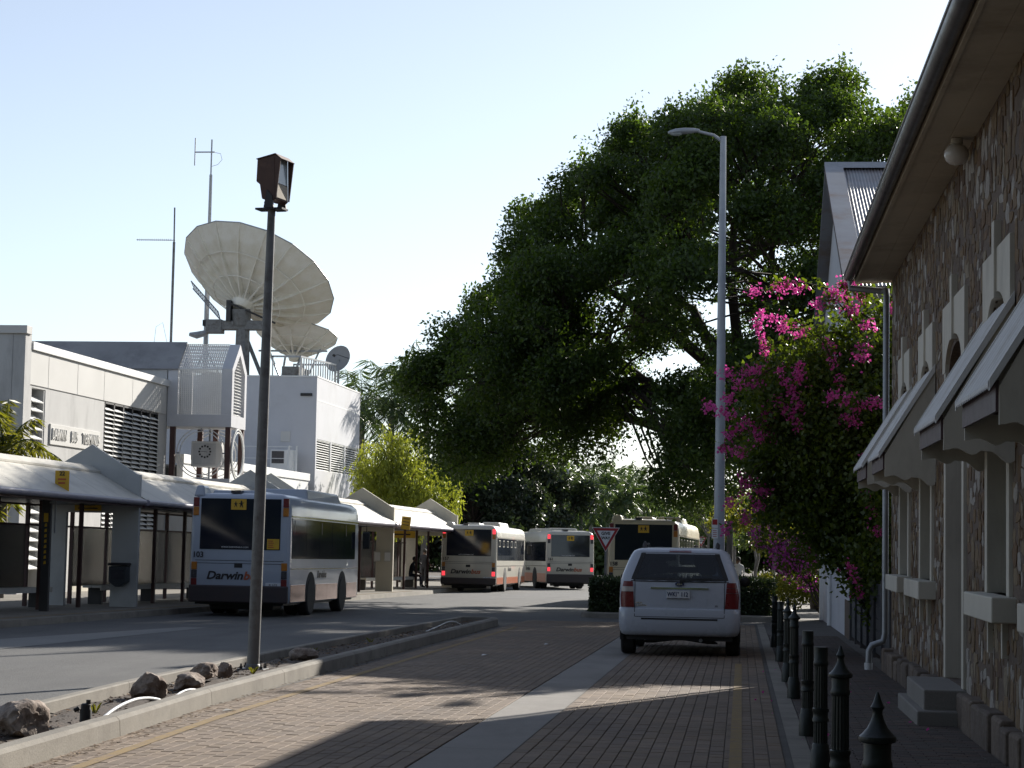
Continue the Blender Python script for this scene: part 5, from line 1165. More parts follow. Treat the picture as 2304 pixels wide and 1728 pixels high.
for x, y, cap, lab in bl:
    t = thing('bollard', lab, 'bollard', (x, y, G(y)+.005), group='bollards along the footpath')
    if not parts_:
        parts_['base'] = MB().lathe([(.076, 0), (.076, .09), (.071, .11), (.071, .19), (.062, .205), (.062, .23), (.053, .245)], 24).mesh('base', M['bollard'])
        parts_['shaft'] = fluted(.24, .90, .052, .048).mesh('shaft', M['bollard'])
        parts_['ring'] = MB().lathe([(.05, .395), (.06, .40), (.06, .42), (.054, .43), (.054, .465), (.06, .475), (.06, .495), (.05, .50)], 24).mesh('ring', M['bollard'])
        parts_['neck'] = MB().lathe([(.048, .80), (.055, .81), (.055, .83), (.05, .84), (.051, .94)], 24).mesh('neck', M['bollard'])
        parts_['cap'] = MB().lathe([(.05, .90), (.066, .905), (.069, .915), (.067, .925), (.055, .935), (.038, .955), (.025, .98), (.018, 1.005), (.019, 1.02), (.026, 1.03), (.02, 1.04), (.014, 1.055), (.008, 1.075), (.003, 1.085)], 24).mesh('cap', M['bollard'])
        for q in ('base', 'ring', 'neck', 'cap'): shade(parts_[q], 35)
    for q in ('base', 'shaft', 'ring', 'neck')+(('cap',) if cap else ()): place(parts_[q], q, t)
# street light
sl_ = thing('street_light', 'very tall pale steel street light reaching over the lane', 'street light', (-.56, 52.0, G(52)))
MB().lathe([(.17, 0), (.165, .5), (.14, 2.5), (.10, 9), (.075, 12.65)], 20).build('pole', M['pole_blue'], sl_, smooth=50)
MB().tube([(0, 0, 12.5), (-.25, -.02, 12.68), (-.75, -.06, 12.80)], [.05, .04, .035], 10).build('arm', M['pole_blue'], sl_, smooth=50)
hd = MB(); hd.loft([[(-.62-q*.78, -.05+math.cos(a)*w_, 12.80+dz+math.sin(a)*h_) for a in np.linspace(0, 2*math.pi, 17)[:-1]] for q, w_, h_, dz in ((0, .05, .04, 0), (.2, .10, .065, .0), (.5, .14, .08, -.01), (.8, .14, .08, -.03), (1, .08, .05, -.05), (1.06, .03, .02, -.05))]); hd.build('lamp_head', M['pole_blue'], sl_, smooth=60)
gl2 = MB(); gl2.loft([[(-1.05-q*.32, -.05+math.cos(a)*w_, 12.76+dz+math.sin(a)*.05) for a in np.linspace(math.pi, 2*math.pi, 9)] for q, w_, dz in ((0, .06, 0), (.3, .12, -.04), (.7, .12, -.05), (1, .05, -.03))]); gl2.build('lamp_glass', M['lens'], sl_, smooth=60)
ps = thing('parking_sign', 'narrow red and white parking plate on the street light pole', 'sign', (-.66, 51.83, G(52)))
MB().box(-.09, .07, -.008, .008, 2.42, 2.66).build('plate', M['sign_white'], ps); MB().box(-.075, .055, -.012, -.007, 2.50, 2.64).build('red_panel', M['red_sign'], ps); MB().box(-.09, .07, -.008, .008, 2.15, 2.40).build('plate', M['sign_white'], ps)
for k in range(4): MB().box(-.06, .04, -.011, -.007, 2.19+k*.05, 2.205+k*.05).build('printed_line', M['red_sign'], ps)
# second pale pole behind
pp = thing('pale_pole', 'plain grey pole standing beyond the street light', 'pole', (-.36, 66, G(66))); MB().lathe([(.11, 0), (.10, 2.9)], 14).build('pole', M['bark_grey'], pp, smooth=50)
pp = thing('pale_pole', 'thin far lamp post rising among the palms', 'pole', (-13.0, 150, G(150))); MB().tube([(0, 0, 0), (0, 0, 9.5)], [.12, .08], 10).build('pole', M['pole_blue'], pp, smooth=50)
# give way sign
def giveway(label, loc, w_, post, rz=0):
    t = thing('give_way_sign', label, 'sign', loc, (0, 0, rz)); h = w_*.88; z1 = post
    def tri(s_, dz=0): return [(-w_/2*s_, z1-h*(1-s_)*.36), (w_/2*s_, z1-h*(1-s_)*.36), (0, z1-h+h*(1-s_)*.64)]
    MB().prism(tri(1), 'y', -.012, .012).build('plate', M['sign_white'], t, bevel=.01)
    MB().prism(tri(.94), 'y', -.015, -.011).build('red_border', M['red_sign'], t)
    MB().prism(tri(.64), 'y', -.018, -.014).build('white_field', M['sign_white'], t)
    text('GIVE', w_*.155, M['sign_black'], t, (0, -.020, z1-h*.245), FACE_S, bold=.004); text('WAY', w_*.135, M['sign_black'], t, (0, -.020, z1-h*.43), FACE_S, bold=.004)
    MB().tube([(0, .03, 0), (0, .03, z1-.03)], .03, 8).build('post', M['galv_dull'], t); return t
giveway('red and white give way triangle above the clipped hedge', (-3.86, 57.6, G(57.6)), .80, 2.47)
giveway('distant give way triangle beyond the roof of the van', (-2.45, 125, G(125)), .75, 3.1)
# ------------------------------------------------------------------ clipped hedge in its kerbed island
isl = thing('hedge_island', 'raised kerb island under the clipped hedge', 'kerb island')
b = MB(); pts = [(-4.3, 54.6), (-4.1, 53.8), (-3.5, 53.5), (.9, 53.3), (1.05, 53.6), (1.05, 57), (-4.0, 57.5), (-4.3, 56.6)]
MB().add([(x, y, G(y)-.05) for x, y in pts]+[(x*.995-.01, y, G(y)+.14) for x, y in pts], [tuple(range(8, 16))]+[(i, (i+1) % 8, 8+(i+1) % 8, 8+i) for i in range(8)]).build('kerb', M['concrete'], isl, bevel=.03)
# ------------------------------------------------------------------ vegetation
def leafmesh(name, P, size, asp=.5, m=None, parent=None, droop=0.0, D=None, fold=.25, rng=RNG):
    """one mesh of many small leaves at points P (N,3)"""
    P = np.asarray(P, float); N = len(P)
    u = rng.normal(size=(N, 3)) if D is None else np.asarray(D, float)+rng.normal(size=(N, 3))*.35
    u[:, 2] -= droop*2; u /= np.linalg.norm(u, axis=1)[:, None]+1e-9
    w_ = rng.normal(size=(N, 3)); v = np.cross(u, w_); v /= np.linalg.norm(v, axis=1)[:, None]+1e-9
    n_ = np.cross(u, v); L_ = rng.uniform(size[0], size[1], (N, 1)); W = L_*asp*.5
    V = np.empty((N, 4, 3)); V[:, 0] = P; V[:, 1] = P+u*L_*.45+v*W+n_*W*fold; V[:, 2] = P+u*L_; V[:, 3] = P+u*L_*.45-v*W+n_*W*fold
    me = bpy.data.meshes.new(name); me.vertices.add(N*4); me.vertices.foreach_set('co', V.reshape(-1))
    me.loops.add(N*4); me.loops.foreach_set('vertex_index', np.arange(N*4, dtype=np.int32))
    me.polygons.add(N); me.polygons.foreach_set('loop_start', np.arange(0, N*4, 4, dtype=np.int32)); me.polygons.foreach_set('loop_total', np.full(N, 4, dtype=np.int32))
    me.update(calc_edges=True); me.materials.append(m); return place(me, name, parent)
def clump_pts(C, r_, n, rng=RNG, flat=.75, shell=.45, rag=.13):
    """points in an uneven ball, thicker towards its outside"""
    d = rng.normal(size=(n, 3)); d /= np.linalg.norm(d, axis=1)[:, None]; q = (shell+(1-shell)*rng.random((n, 1)))**.7*r_*(1+rag*rng.normal(size=(n, 1)))
    return np.asarray(C)+d*q*np.array([1, 1, flat])
def limb(b, p0, p1, r0, r1, sag=0, n=6, wob=.25, rng=RNG, sides=6):
    p0, p1 = Vector(p0), Vector(p1); L_ = (p1-p0).length; pts = []
    for i in range(n+1):
        t_ = i/n; p = p0.lerp(p1, t_); p.z += sag*math.sin(t_*math.pi)*L_
        if 0 < i < n: p += Vector(rng.normal(size=3)*wob*L_*.06)
        pts.append(p)
    b.tube(pts, [r0+(r1-r0)*i/n for i in range(n+1)], sides); return pts

# ---- the great spreading tree
bt = thing('spreading_tree', 'huge dark spreading shade tree that overhangs the road', 'tree', (0, 0, 0))
cx, cy, cz = 3.0, 70.0, 5.0; RX, RY, RZ = 13.1, 12.0, 11.9
rg = np.random.default_rng(5); clumps = []
lobes = []; tries = 0
while len(lobes) < 150 and tries < 9000:       # great rounded lobes over the dome ...
    tries += 1; d = rg.normal(size=3); d /= np.linalg.norm(d)
    if d[2] < -.02: continue
    k = rg.uniform(.84, 1.0); p = np.array([cx+d[0]*RX*k, cy+d[1]*RY*k, cz+d[2]*RZ*k]); r_ = rg.uniform(1.5, 2.4)
    if p[0] > 11 or p[2] < 5.6 or (p[2] < 8.4 and -5 < p[0] < 0): continue
    if -5.0 < p[0] < 4.0 and 6 < p[2] < 11.5 and rg.random() < (.72 if p[1] < 67 else .4): continue
    if any(np.linalg.norm(p-c[0]) < .60*(r_+c[1]) for c in lobes): continue
    lobes.append((p, r_))
for c, R0 in lobes:                            # ... each made of smaller leafy clumps
    out = (c-np.array([cx, cy, cz-2])); out /= np.linalg.norm(out)
    for q in range(int(5.2*R0)):
        d = rg.normal(size=3)*.75+out*.8+np.array([0, 0, .35]); d /= np.linalg.norm(d); clumps.append((c+d*R0*rg.uniform(.55, .85)*np.array([1, 1, .85]), R0*rg.uniform(.34, .5)))
for i in range(46):      # the low, drooping left skirt
    x = rg.uniform(-10.0, -4.8); p = np.array([x, rg.uniform(62, 74), 4.1+rg.random()*4.6+max(0, (x+8))*.2]); clumps.append((p, rg.uniform(.9, 1.5)))
for i in range(16):      # ragged fringe in the middle and the dark hanging bough by the street light
    clumps.append((np.array([rg.uniform(-5.2, -3.9), rg.uniform(62, 70), rg.uniform(5.6, 7.4)]), rg.uniform(.6, 1.1)))
for i in range(36): clumps.append((np.array([rg.uniform(-2.4, -.3), rg.uniform(59, 64), rg.uniform(2.9, 6.6)]), rg.uniform(.65, 1.0)))
for i in range(16): clumps.append((np.array([rg.uniform(-.5, 4.5), rg.uniform(60, 68), rg.uniform(4.5, 8.5)]), rg.uniform(.8, 1.3)))
for i in range(40):      # inner tufts
    d = rg.normal(size=3); d /= np.linalg.norm(d); d[2] = abs(d[2]); k = rg.uniform(.45, .75); p = np.array([cx+d[0]*RX*k, cy+d[1]*RY*k, cz+1.5+d[2]*RZ*k]); clumps.append((p, rg.uniform(.5, .9)))
P = np.concatenate([clump_pts(c, r_, int(640*r_**1.8), rg, flat=.82, shell=.25, rag=.11) for c, r_ in clumps])
# stray twigs on the outline
tw = [c for c, r_ in clumps if c[2] > 9][::9]
P = np.concatenate([P]+[c+np.array([0, 0, .75])+rg.normal(size=(70, 3))*np.array([.16, .16, .25]) for c in tw])
leafmesh('crown', P, (.10, .20), .52, M['leaf_big'], bt, droop=.25, rng=rg)
b = MB(); root = Vector((3.4, 70, G(70)-.2)); fork = Vector((3.2, 70, 3.6))
limb(b, root, fork, 1.0, .75, 0, 5, .2, rg, 12)
mains = []
for az, el, L_ in ((175, 28, 11), (195, 38, 11), (215, 50, 10), (150, 45, 11), (240, 60, 9), (120, 60, 10), (90, 45, 9), (60, 55, 9), (20, 55, 10), (-20, 45, 10), (-60, 50, 8), (270, 40, 8), (185, 15, 9), (160, 65, 11), (205, 20, 10)):
    a, e = R(az), R(el); tip = fork+Vector((math.cos(a)*math.cos(e), math.sin(a)*math.cos(e)*.9, math.sin(e)))*L_
    mains.append(limb(b, fork, tip, .36, .10, .05, 8, .5, rg, 8))
nodes = [p for m_ in mains for p in m_[3:]]
for c, r_ in clumps:
    C = Vector(c); q = min(nodes, key=lambda p: (p-C).length+abs(p.z-C.z)*.2); limb(b, q, C+Vector((0, 0, -.2*r_)), .065, .022, .03, 4, .5, rg, 5)
    for k in range(3): limb(b, C+Vector((0, 0, -.2*r_)), C+Vector(np.clip(rg.normal(size=3), -1, 1)*r_*.5), .022, .006, 0, 2, .3, rg, 3)
b.build('trunk', M['bark'], bt, smooth=60)

# ---- unseen wood added behind the viewpoint, holds skylight off camera-facing surfaces
rg = np.random.default_rng(70); P = []
for i in range(190):
    x = rg.uniform(-60, 26); y = rg.uniform(-34, -12); h = rg.uniform(14, 24); P.append(clump_pts((x, y, h*rg.uniform(.12, .85)), h*.3, 260, rg, flat=1.0))
tag(leafmesh('sky_blocking_wood', np.concatenate(P), (.9, 1.7), .6, M['leaf_dark'], rng=rg), 'unseen dark wood added behind the viewpoint to block sky light', 'wood', kind='stuff')
# ---- simple round trees
def tree(name, label, x, y, h, rx, rz, m, n=14, leaf=(.2, .38), dens=200, seed=1, trunkm=None, group=None, tr=.14, low=.35, droop=.15, asp=.45, lean=0):
    t = thing(name, label, 'tree', (x, y, G(y)), group=group); rg = np.random.default_rng(seed); pts = []; b = MB()
    zc = h-rz; limb(b, (0, 0, 0), (lean, 0, zc), tr, tr*.6, 0, 5, .3, rg, 8)
    for i in range(n):
        d = rg.normal(size=3); d /= np.linalg.norm(d); k = rg.uniform(.45, .95)
        if d[2] < -low: d[2] = -d[2]
        c = np.array([lean+d[0]*rx*k, d[1]*rx*k, zc+d[2]*rz*k]); r_ = rx*rg.uniform(.24, .42)
        pts.append(clump_pts(c, r_, int(dens*r_**1.5)+40, rg)); limb(b, (lean, 0, zc-rz*.3), c, tr*.4, .02, .05, 4, .4, rg, 5)
    b.build('trunk', trunkm or M['bark'], t, smooth=60); leafmesh('crown', np.concatenate(pts), leaf, asp, m, t, droop=droop, rng=rg); return t
dk = [(-22.0, 132, 8.6, 3.4, 4.2), (-16.8, 126, 10.2, 3.0, 5.0), (-14.8, 130, 10.0, 3.0, 4.7), (-18.6, 136, 10.6, 3.2, 5.0), (-12.4, 136, 8.6, 2.6, 4.0), (-25.0, 134, 8.0, 3.4, 3.8)]
lab = ['dark bushy tree behind the palms at the left', 'dark bushy tree right of the yellow weeping tree', 'dark bushy tree above the roof of the cream bus', 'tallest dark tree in the background row', 'smallest dark tree, next to the palm grove', 'dark tree mostly hidden behind the white block']
for i, (x, y, h, rx, rz) in enumerate(dk): tree('dark_tree', lab[i], x, y, h, rx, rz, M['leaf_dark'], 30, (.24, .46), 420, 40+i, group='dark trees beyond the terminus', low=1.1)
# far wood that closes the street
rg = np.random.default_rng(77); P = []
for i in range(190):
    x = rg.uniform(-75, 45); y = rg.uniform(205, 235); h = rg.uniform(4.5, 8.5)+(2 if x < -25 or x > 8 else 0); P.append(clump_pts((x, y, G(y)+h*rg.uniform(.2, .8)), h*.42, 1000, rg, flat=1.0))
tag(leafmesh('distant_wood', np.concatenate(P), (.5, 1.0), .5, M['leaf_mid'], rng=rg), 'distant wood that closes the end of the street', 'wood', kind='stuff')
# sunlit trees under the canopy at the right
gt = [(.7, 88, 4.6, 1.7, 1.7, 'pale-stemmed young tree nearest the street light'), (1.6, 96, 5.2, 1.8, 2.0, 'pale-stemmed young tree second along the far footpath'), (-.3, 104, 5.4, 1.8, 2.0, 'pale-stemmed young tree on the road side of the far footpath'), (2.2, 112, 6.0, 2.2, 2.3, 'pale-stemmed young tree third along the far footpath'), (.9, 124, 6.4, 2.4, 2.4, 'farthest pale-stemmed young tree by the footpath'), (-1.9, 118, 5.6, 2.0, 2.0, 'pale-stemmed young tree behind the cream bus'), (3.6, 84, 5.6, 2.0, 2.3, 'young tree half hidden by the magenta bush')]
for i, (x, y, h, rx, rz, lb2) in enumerate(gt): tree('young_tree', lb2, x, y, h, rx, rz, M['leaf_gold'] if i % 2 == 0 else M['leaf_mid'], 12, (.16, .3), 260, 60+i, M['bark_grey'], 'young trees along the far footpath', .09, .4)
for i, (x, y, r_, lb2) in enumerate(((1.9, 78, .9, 'low green bush behind the hedge'), (1.2, 92, .8, 'low bright bush further along the path'), (2.9, 68, 1.0, 'low bush at the foot of the white house'), (-1.2, 100, .9, 'low bush by the road behind the hedge'))):
    t = thing('low_bush', lb2, 'bush', (x, y, G(y))); rg = np.random.default_rng(90+i); P = np.concatenate([clump_pts((rg.normal()*.5, rg.normal()*.5, .35+rg.random()*.5), r_*.6, 500, rg) for k in range(6)]); leafmesh('foliage', P, (.08, .18), .5, M['leaf_gold'], t, rng=rg)
    b = MB(); [limb(b, (0, 0, 0), (rg.normal()*.4, rg.normal()*.4, .7), .025, .01, 0, 3, .3, rg, 5) for k in range(5)]; b.build('stem', M['bark'], t)

# ---- palms
def palm(label, x, y, h, L_, nf=18, seed=0, m=None, group='palms', tr=.2, name='palm_tree', leaf=.55, shaft=True, asp=.11):
    t = thing(name, label, 'palm tree', (x, y, G(y)), group=group); rg = np.random.default_rng(seed)
    b = MB(); b.tube([(0, 0, 0), (.05, 0, h*.3), (.02, .03, h*.65), (0, 0, h-.6)], [tr*1.3, tr, tr*1.05, tr*.75], 10); b.build('trunk', M['bark_grey'], t, smooth=60)
    if shaft: MB().tube([(0, 0, h-.7), (0, 0, h)], [tr*.8, tr*.4], 8).build('crown_shaft', M['leaf_palm'], t, smooth=60)
    st = MB(); P, D = [], []
    for i in range(nf):
        a = 2*math.pi*(i*.381966); e = R(82-(i/nf)*115+rg.uniform(-8, 8)); l_ = L_*rg.uniform(.85, 1.1); d0 = Vector((math.cos(a)*math.cos(e), math.sin(a)*math.cos(e), math.sin(e)))
        p = Vector((0, 0, h-.1)); d = d0.copy(); pts = [p.copy()]; ns = 14
        for k in range(ns):
            d = (d+Vector((0, 0, -.085-.05*k/ns))).normalized(); p = p+d*(l_/ns); pts.append(p.copy())
            side = d.cross(Vector((0, 0, 1))).normalized()
            if k > 1:
                for q in range(4):
                    pp_ = pts[-2].lerp(p, q/4)
                    for s_ in (-1, 1):
                        dd = side*s_*.85+d*.35+Vector((0, 0, -.55-.3*rg.random())); P.append(pp_); D.append(dd*1.4)
        st.tube(pts, [.035*(1-k/(ns+1))+.006 for k in range(ns+1)], 4)
    st.build('frond_stalk', M['leaf_palm'], t); leafmesh('frond', P, (leaf*.7, leaf*1.15), asp, m or M['leaf_palm'], t, D=D, rng=rg); return t
palm('royal palm with a spear of new leaf, just right of the white block', -21.2, 120, 10.6, 4.2, 15, 1, tr=.22, leaf=1.15, asp=.07)
palm('royal palm nearest the dark spreading tree', -19.2, 121, 11.8, 4.0, 15, 2, tr=.2, leaf=1.15, asp=.07)
palm('royal palm mostly hidden behind the white block', -23.8, 124, 10.8, 4.0, 14, 3, tr=.2, leaf=1.15, asp=.07)
palm('short bright palm at the left edge in front of the terminal', -20.7, 54.5, 4.2, 1.7, 20, 4, M['leaf_gold'], tr=.12, leaf=.55)
palm('second short palm at the left edge, half out of the picture', -21.6, 53.5, 3.6, 1.7, 18, 6, M['leaf_gold'], tr=.12, leaf=.55)
pg = [(-15.2, 150, 6.4), (-13.4, 156, 7.2), (-11.8, 148, 5.6), (-10.6, 160, 7.6), (-8.8, 152, 6.2), (-7.4, 158, 6.8), (-12.4, 166, 8.0), (-9.6, 168, 7.4)]
pn = ['leftmost palm of the far grove', 'second palm from the left in the far grove', 'low palm at the front of the far grove', 'tall palm in the middle of the far grove', 'palm left of the give way sign in the far grove', 'rightmost palm of the far grove', 'rear tall palm of the far grove', 'rear palm behind the middle of the far grove']
for i, (x, y, h) in enumerate(pg): palm(pn[i], x, y, h, 3.0, 18, 20+i, group='palms of the far grove', tr=.16, leaf=.8)
# ---- yellow weeping tree
wt = thing('weeping_tree', 'bright yellow-green weeping tree behind the far shelters', 'tree', (-18.0, 106, G(106))); rg = np.random.default_rng(31)
b = MB(); limb(b, (0, 0, 0), (.1, 0, 5.0), .17, .1, 0, 5, .3, rg, 8); P, D = [], []
for i in range(260):
    d = rg.normal(size=3); d /= np.linalg.norm(d); d[2] = abs(d[2]); k = rg.uniform(.55, 1.0); 
    c = np.array([d[0]*2.7*k, d[1]*2.4*k, 4.6+d[2]*4.4*k]); c[0] += .35 if c[2] < 6 else -.5
    if i % 4 == 0: limb(b, (0, 0, 4.2), c, .04, .012, .08, 4, .4, rg, 5)
    Ls = rg.uniform(1.0, 2.6); n_ = int(36*Ls); s = np.sort(rg.random(n_)); dr = rg.normal(size=2)*.12
    pts = np.stack([c[0]+dr[0]*s*3+rg.normal(size=n_)*.14, c[1]+dr[1]*s*3+rg.normal(size=n_)*.14, c[2]-s*Ls], 1); P.append(pts)
leafmesh('crown', np.concatenate(P), (.16, .34), .28, M['leaf_yellow'], wt, droop=.9, rng=rg); b.build('trunk', M['bark'], wt, smooth=60)
# ---- hedge
hg = thing('clipped_hedge', 'dark clipped hedge in front of the give way sign, beside the van', 'hedge', (0, 0, 0)); rg = np.random.default_rng(8)
n_ = 26000; P = np.stack([rg.uniform(-4.05, .95, n_), rg.uniform(54.2, 56.6, n_), rg.uniform(.12, 1.04, n_)], 1)
face = rg.integers(0, 4, n_); P[face == 0, 1] = 54.25+np.abs(rg.normal(size=(face == 0).sum()))*.06; P[face == 1, 2] = 1.02+.03*rg.normal(size=(face == 1).sum()); P[face == 2, 0] = -4.03+np.abs(rg.normal(size=(face == 2).sum()))*.07
P[:, 2] += .05*np.sin(P[:, 0]*2.3)+.04*np.sin(P[:, 0]*5.1+1); P[:, 1] -= .06*np.sin(P[:, 0]*3.1); P[:, 2] += -SLOPE*P[:, 1]
leafmesh('foliage', P, (.05, .12), .55, M['leaf_hedge'], hg, rng=rg)
MB().box(-3.9, .8, 54.4, 56.4, G(55)+.1, G(55)+.85).build('inner_twigs', M['bark'], hg)
# ---- bougainvillea
bv = thing('flowering_vine', 'big bougainvillea with magenta flowers spilling over the fence onto the footpath', 'shrub', (2.7, 36.5, G(36.5))); rg = np.random.default_rng(12)
o = np.array([2.7, 36.5, G(36.5)]); P, PF, b = [], [], MB()
mass = [((1.9, 36.5, 4.6), 1.2), ((1.1, 36.0, 4.3), 1.0), ((2.6, 36.5, 5.2), 1.0), ((.6, 35.6, 3.9), .8), ((1.5, 35.5, 3.5), 1.1), ((2.4, 35.5, 3.6), 1.2), ((1.0, 36.5, 3.1), .9), ((2.0, 36.0, 2.5), 1.2), ((2.8, 36.5, 2.2), 1.3), ((1.2, 36.2, 2.2), .8), ((3.2, 37, 4.3), 1.3), ((2.6, 38, 3.2), 1.3), ((2.5, 34.5, 1.3), .8), ((2.7, 36.5, 1.0), .9), ((.35, 36.5, 2.9), .6), ((.6, 36.6, 2.2), .5), ((2.6, 33.8, 2.6), .8), ((2.3, 35.8, 1.6), 1.0), ((1.6, 36.4, 1.7), .7), ((2.9, 35.5, 3.0), 1.2), ((2.2, 36.2, 3.3), 1.1), ((3.0, 36, .6), .8)]
for c, r_ in mass:
    P.append(clump_pts(np.array(c)-o, r_, int(3600*r_**2), rg, flat=.95, shell=.2)); limb(b, (0, 0, .2), np.array(c)-o, .05, .015, .1, 5, .5, rg, 6)
D0 = []
sprays = [((2.2, 36, 5.6), (.35, 35.2, 6.0)), ((1.9, 36, 5.2), (-.25, 35.4, 4.45)), ((2.6, 36, 5.6), (2.55, 34, 6.15)), ((1.4, 36, 4.6), (-.2, 35.2, 4.1)), ((1.2, 35.5, 4.2), (.05, 35, 3.1)), ((1.8, 35.5, 4.4), (.8, 34.6, 5.3)), ((1.0, 36, 3.2), (-.15, 35.6, 2.3)), ((1.4, 36, 2.8), (-.25, 36.2, 1.75)), ((2.3, 35.6, 4.8), (1.4, 34.4, 5.7)), ((2.4, 35, 3.6), (1.6, 33.8, 3.9)), ((2.6, 35.3, 5.0), (2.0, 33.6, 4.7)), ((.9, 36, 3.6), (-.35, 35.6, 3.25)), ((2.7, 36, 5.4), (1.7, 35.4, 6.1))]
for a, c in sprays:
    a, c = np.array(a)-o, np.array(c)-o; pts = limb(b, a, c, .02, .006, .16, 8, .3, rg, 5)
    pa = np.array([list(p) for p in pts]); t_ = rg.random(150); s = t_*(len(pa)-1); i0 = np.minimum(s.astype(int), len(pa)-2); q = pa[i0]+(pa[i0+1]-pa[i0])*(s-i0)[:, None]
    P.append(q+rg.normal(size=q.shape)*.075)
    nf = rg.integers(2, 5)
    for k in range(nf):
        f = pa[-1-min(k, 3)]+rg.normal(size=3)*.08; PF.append(f+rg.normal(size=(60, 3))*np.array([.07, .07, .06]))
for k in range(26):
    c, r_ = mass[rg.integers(0, 6) if k < 20 else rg.integers(6, 16)]; d = rg.normal(size=3); d[1] = -abs(d[1])*1.2; d[0] -= .6; d[2] += .25; d /= np.linalg.norm(d)
    q0 = np.array(c)-o+d*r_*1.02; dr = rg.normal(size=3)*.12
    for q in range(rg.integers(2, 6)): PF.append(q0+dr*q+rg.normal(size=(rg.integers(20, 46), 3))*.055)
leafmesh('foliage', np.concatenate(P), (.07, .13), .62, M['leaf_boug'], bv, rng=rg); leafmesh('flowers', np.concatenate(PF), (.045, .075), .8, M['flower'], bv, rng=rg)
for k in range(4): limb(b, (rg.normal()*.3, rg.normal()*.3, 0), (-.3+rg.normal()*.4, -.2, 2.6), .07, .04, 0, 6, .5, rg, 7)
b.build('stems', M['bark'], bv, smooth=60)
b2_ = thing('flowering_bush', 'lower magenta flowering bush beyond the white house', 'shrub', (2.6, 63, G(63))); rg = np.random.default_rng(44)
cl = [(np.array([rg.normal()*.7-.4, rg.normal()*.8, .7+rg.random()*1.6]), .6) for k in range(9)]
leafmesh('foliage', np.concatenate([clump_pts(c, r_, 650, rg) for c, r_ in cl]), (.08, .15), .55, M['leaf_boug'], b2_, rng=rg)
leafmesh('flowers', np.concatenate([clump_pts(c+np.array([-.1, -.3, .1]), r_*1.05, 240, rg, shell=.8) for c, r_ in cl]), (.07, .12), .8, M['flower_pale'], b2_, rng=rg)
b = MB(); [limb(b, (0, 0, 0), c, .04, .01, .05, 4, .4, rg, 5) for c, r_ in cl]; b.build('stems', M['bark'], b2_)
# fallen petals on the paving
rg = np.random.default_rng(3); n_ = 34; y = rg.uniform(13, 30, n_); x = rg.uniform(.0, 1.9, n_); x[:8] = rg.uniform(-5.4, -5.0, 8)*0+rg.uniform(.3, 1.9, 8)
P = np.stack([x, y, -SLOPE*y+.012], 1); tag(leafmesh('fallen_petals', P, (.03, .055), .8, M['flower'], None, rng=rg), 'magenta petals scattered over the shaded footpath', 'petals', kind='stuff')
# a few scraps of litter
for (x, y, lab, m_) in ((-4.05, 31.5, 'pale scrap of paper in the shade near the yellow line', 'sign_white'), (-3.5, 36.0, 'pale scrap of paper further along the shaded lane', 'sign_white'), (-5.0, 19.2, 'crumpled pale wrapper against the median kerb', 'bench')):
    tag(MB().add([(0, 0, .006), (.10, .02, .02), (.13, .09, .008), (.02, .08, .025)], [(0, 1, 2, 3)]).build('litter_scrap', M[m_], loc=(x, y, G(y)+.004)), lab, 'litter')
